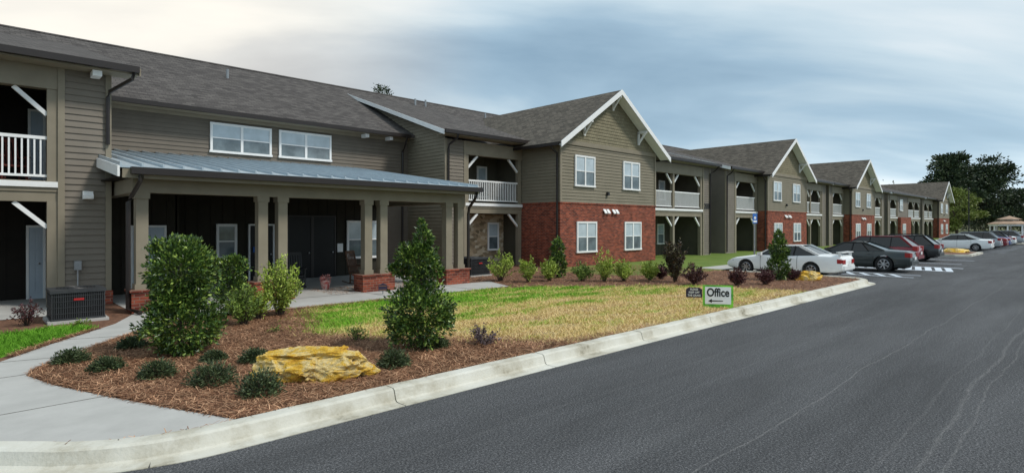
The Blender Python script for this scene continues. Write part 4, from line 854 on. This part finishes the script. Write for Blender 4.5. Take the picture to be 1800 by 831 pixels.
N90 = PI / 2; ZR = -.118
pw = paint('paint_white', (.88, .89, .88), .5); pk = paint('paint_black', (.012, .013, .014), .5); pg = paint('paint_dark_green_grey', (.020, .027, .025), .6); pr_ = paint('paint_maroon', (.20, .010, .018), .5)
pb = paint('paint_blue', (.03, .07, .28)); psv = paint('paint_silver', (.42, .44, .46), metal=.4); pd = paint('paint_charcoal', (.05, .052, .06)); pn = paint('paint_navy', (.02, .03, .10))
car('white older low car with rear spoiler, nearest parked car', (26.9, 9.95, ZR), N90, 'coupe', pw, spoiler=True)
car('dark grey sedan parked just beyond the white low car', (32.4, 8.75, ZR), N90, 'sedan', pg)
car('maroon suv parked behind the dark grey sedan', (38.6, 9.5, ZR), N90, 'suv', pr_)
car('black suv parked right of the maroon suv', (43.2, 9.3, ZR), N90, 'suv', pk, rails=True)
car('white sedan parked beyond the island with the yellow boulder', (62.6, 8.9, ZR), N90, 'midsize', pw)
FARC = [(65.7, 'midsize', pd, 'charcoal sedan parked immediately beyond the distant white sedan'), (68.9, 'suv', psv, 'silver suv in the far row, second beyond the white sedan'), (71.9, 'midsize', pr_, 'maroon sedan in the far row beyond the silver suv'),
        (74.9, 'midsize', pb, 'bright blue sedan in the far row near the right edge'), (77.9, 'suv', pk, 'black suv in the far row beyond the bright blue sedan'), (80.9, 'midsize', pw, 'far white sedan close to the right picture edge'),
        (83.9, 'midsize', pn, 'navy sedan in the far row past the far white sedan'), (86.6, 'suv', psv, 'farthest silver suv at the end of the row')]
for X, k, p, lab in FARC: car(lab, (X, 8.9 + random.uniform(-.3, .3), ZR), N90, k, p)

# ------------------------------------------------------------------ condensers, signs, furniture
def condenser(label, loc, s):
    t = thing('air_conditioner', label, 'air conditioner', loc, math.radians(0), 'outdoor condensers beside the building')
    obj('pad', MB().box(-.58 * s, .58 * s, -.58 * s, .58 * s, -.02, .06), MT['concrete'], t)
    obj('coil', MB().box(-.47 * s, .47 * s, -.47 * s, .47 * s, .07, .72 * s), MT['black'], t)
    mb = MB()
    for i in range(25):
        u_ = -.5 + i / 24.0
        mb.box(u_ * s - .008, u_ * s + .008, -.505 * s, -.485 * s, .1, .70 * s).box(u_ * s - .008, u_ * s + .008, .485 * s, .505 * s, .1, .70 * s).box(-.505 * s, -.485 * s, u_ * s - .008, u_ * s + .008, .1, .70 * s).box(.485 * s, .505 * s, u_ * s - .008, u_ * s + .008, .1, .70 * s)
    for z in (.22, .36, .5, .62): 
        mb.box(-.5 * s, .5 * s, -.512 * s, -.506 * s, z * s, z * s + .012).box(-.512 * s, -.506 * s, -.5 * s, .5 * s, z * s, z * s + .012)
    obj('louver_guard', mb, MT['ac'], t)
    top = obj('top_panel', MB().box(-.53 * s, .53 * s, -.53 * s, .53 * s, .70 * s, .77 * s), MT['ac'], t); obj('base_panel', MB().box(-.52 * s, .52 * s, -.52 * s, .52 * s, .062, .1), MT['ac'], t)
    g = MB()
    for r in (.1, .17, .24, .31, .38): g.lathe([(r * s - .006, .78 * s), (r * s, .79 * s), (r * s + .006, .78 * s)], 28)
    obj('fan_grille', g, MT['black'], top)
    obj('emblem', MB().box(-.09, .09, -.525 * s, -.514 * s, .52 * s, .57 * s), M('emblem_red', (.45, .02, .02)), t)
condenser('dark grey air conditioning condenser beside the left wing', (1.78, 15.9, 0), .92)
condenser('condenser behind the leftmost yellow green shrub near the porch', (15.3, 18.3, 0), 1.0)

green = M('sign_green', (.30, .78, .06), (.04, .26, .03), .5, 5); signw = M('sign_white', (.90, .90, .88), (.86, .86, .84), .5, 3); ink = M('sign_ink', (.008, .010, .008), None, .6); purp = M('sign_dark', (.035, .025, .055), None, .5)
t = thing('office_sign', 'green bordered white yard sign reading Office with a left arrow', 'sign', at(1262, 541), math.radians(-55))
pnl = obj('panel', MB().box(-.37, .37, -.006, .006, .0, .58), green, t)
obj('face_board', MB().box(-.315, .315, -.012, -.0065, .10, .535), signw, pnl)
for sx_ in (-.25, .25): obj('wire_stake', MB().tube([(sx_, .012, -.05), (sx_, .012, .5)], .006, 5), MT['galv'], t)
lt = text_obj('lettering', 'Office', .29, ink, pnl, (.0, -.016, .385), (PI / 2, 0, 0), 1, .0, .007)
xs = [v_.co.x for v_ in lt.data.vertices]; ww = max(xs) - min(xs); cxm = (max(xs) + min(xs)) / 2
for v_ in lt.data.vertices: v_.co.x = (v_.co.x - cxm) * (.54 / ww)
obj('arrow', MB().slab([(-.24, -.0125, .18), (-.15, -.0125, .23), (-.15, -.0125, .195), (.12, -.0125, .19), (.12, -.0125, .17), (-.15, -.0125, .165), (-.15, -.0125, .13)], (0, -.004, 0)), ink, pnl)
t = thing('lawn_sign', 'small dark yard sign asking people to keep off the grass', 'sign', at(1220, 526), math.radians(-55))
pnl = obj('panel', MB().slab([(-.22, -.006, .06), (.22, -.006, .06), (.22, -.006, .29), (.14, -.006, .34), (-.14, -.006, .34), (-.22, -.006, .29)], (0, .012, 0)), purp, t)
obj('stake', MB().box(-.02, .02, .007, .02, -.05, .3), MT['galv'], t)
for s_, z in (('PLEASE', .285), ('KEEP OFF', .2), ('THE GRASS', .115)): text_obj('lettering', s_, .078, signw, pnl, (0, -.009, z), (PI / 2, 0, 0), .9, 0, .001)
t = thing('garden_plaque', 'small dark plaque on a stake before the brick column base', 'sign', at(673, 517), math.radians(-30))
obj('panel', MB().slab([(-.13, -.01, .1), (.13, -.01, .1), (.13, -.01, .28), (0, -.01, .34), (-.13, -.01, .28)], (0, .02, 0)), purp, t); obj('stake', MB().box(-.015, .015, .011, .03, -.05, .3), MT['galv'], t)
for z in (.13, .25): obj('border', MB().box(-.11, .11, -.014, -.0105, z, z + .012), M('plaque_gold', (.4, .2, .08)), t)
t = thing('parking_sign', 'blue accessible parking sign on a thin post by the white car', 'sign', (30.3, 12.9, 0), math.radians(-20))
obj('post', MB().box(-.03, .03, -.03, .03, -.05, 2.75), MT['galv'], t); pnl = obj('panel', MB().box(-.16, .16, -.045, -.032, 2.2, 2.72), M('parking_blue', (.04, .16, .48)), t)
obj('symbol', MB().lathe([(.02, -.049), (.075, -.049), (.075, -.046)], 16, 'y', (0, 0, 2.5)), signw, pnl); obj('plate', MB().box(-.12, .12, -.05, -.0455, 2.26, 2.36), signw, pnl)
t = thing('street_lamp', 'tall thin lamp post among the trees beyond the parking lot', 'lamp post', far(1703, 100))
obj('pole', MB().tube([(0, 0, -.1), (0, 0, 8.6)], [.1, .07], 8), MT['black'], t); obj('lamp_head', MB().box(-.5, .5, -.15, .15, 8.55, 8.72), MT['black'], t)
# gazebo
t = thing('gazebo', 'white gazebo with two tiered tan roof beyond the far cars', 'gazebo', far(1774, 105), .4)
for k in range(8):
    a_ = k * PI / 4 + PI / 8; x_, y_ = 2.7 * math.cos(a_), 2.7 * math.sin(a_); obj('post', MB().box(x_ - .1, x_ + .1, y_ - .1, y_ + .1, -.1, 2.3), MT['white'], t)
r1 = obj('roof', MB().lathe([(3.3, 2.3), (3.3, 2.38), (1.5, 3.0), (1.4, 3.0)], 8), MT['tan_roof'], t); obj('cupola', MB().lathe([(1.4, 2.95), (1.4, 3.2)], 8), MT['white'], r1); obj('cupola_roof', MB().lathe([(1.9, 3.17), (1.9, 3.22), (.05, 3.85), (.0, 3.95)], 8), MT['tan_roof'], r1)
obj('fascia', MB().lathe([(3.1, 2.0), (3.1, 2.3), (3.0, 2.3), (3.0, 2.0), (3.1, 2.0)], 8), MT['white'], r1); obj('railing', MB().lathe([(2.7, .8), (2.7, .95), (2.62, .95), (2.62, .8), (2.7, .8)], 8), MT['white'], t)
# porch furniture
def rocker(label, loc, rz, mat):
    t = thing('rocking_chair', label, 'chair', loc, rz, 'wooden chairs on the porches')
    obj('seat', MB().box(-.27, .27, -.25, .25, .40, .44), mat, t)
    bk = MB().bar((-.26, .25, .4), (-.26, .42, 1.15), .04).bar((.26, .25, .4), (.26, .42, 1.15), .04).bar((-.26, .42, 1.13), (.26, .42, 1.13), .03, .1)
    for k in range(6): x_ = -.2 + k * .08; bk.bar((x_, .26, .44), (x_, .42, 1.12), .045, .015)
    obj('backrest', bk, mat, t)
    for s in (-1, 1):
        for y_ in (-.22, .22): obj('leg', MB().box(s * .26 - .02, s * .26 + .02, y_ - .02, y_ + .02, .06, .64 if y_ < 0 else .42), mat, t)
        obj('armrest', MB().box(s * .27 - .045, s * .27 + .045, -.3, .32, .64, .67), mat, t)
        obj('rocker', MB().tube([(s * .26, -.42, .09), (s * .26, -.15, .035), (s * .26, .2, .035), (s * .26, .55, .11)], .02, 6), mat, t)
rocker('brown wooden rocking chair beside the right middle porch columns', (10.15, 18.4, .012), .5, MT['wood'])
rocker('dark rocking chair in the shade left of the flower pot', (7.9, 18.6, .012), -.2, MT['black'])
rocker('reddish wooden chair behind the upper left balcony railing', (.85, 19.7, 3.22), .3, M('red_wood', (.16, .03, .02), (.09, .02, .015)))
t = thing('flower_pot', 'white and red planter on the porch floor in front of the entrance', 'planter', at(572, 508, .012))
obj('pot', MB().lathe([(.001, 0), (.11, .0), (.16, .2), (.17, .3), (.14, .3), (.13, .26)], 18), M('pot_red', (.42, .03, .025), (.6, .5, .46), .4, 9), t, smooth=40)
obj('soil', MB().lathe([(.13, .27), (.001, .28)], 14), MT['bark'], t); P, D = clump(160, (0, 0, .36), (.13, .13, .1)); leaves('flowers', P, D, .06, .04, M('flower_red', (.5, .03, .03), (.7, .5, .45), .6, 30), t)
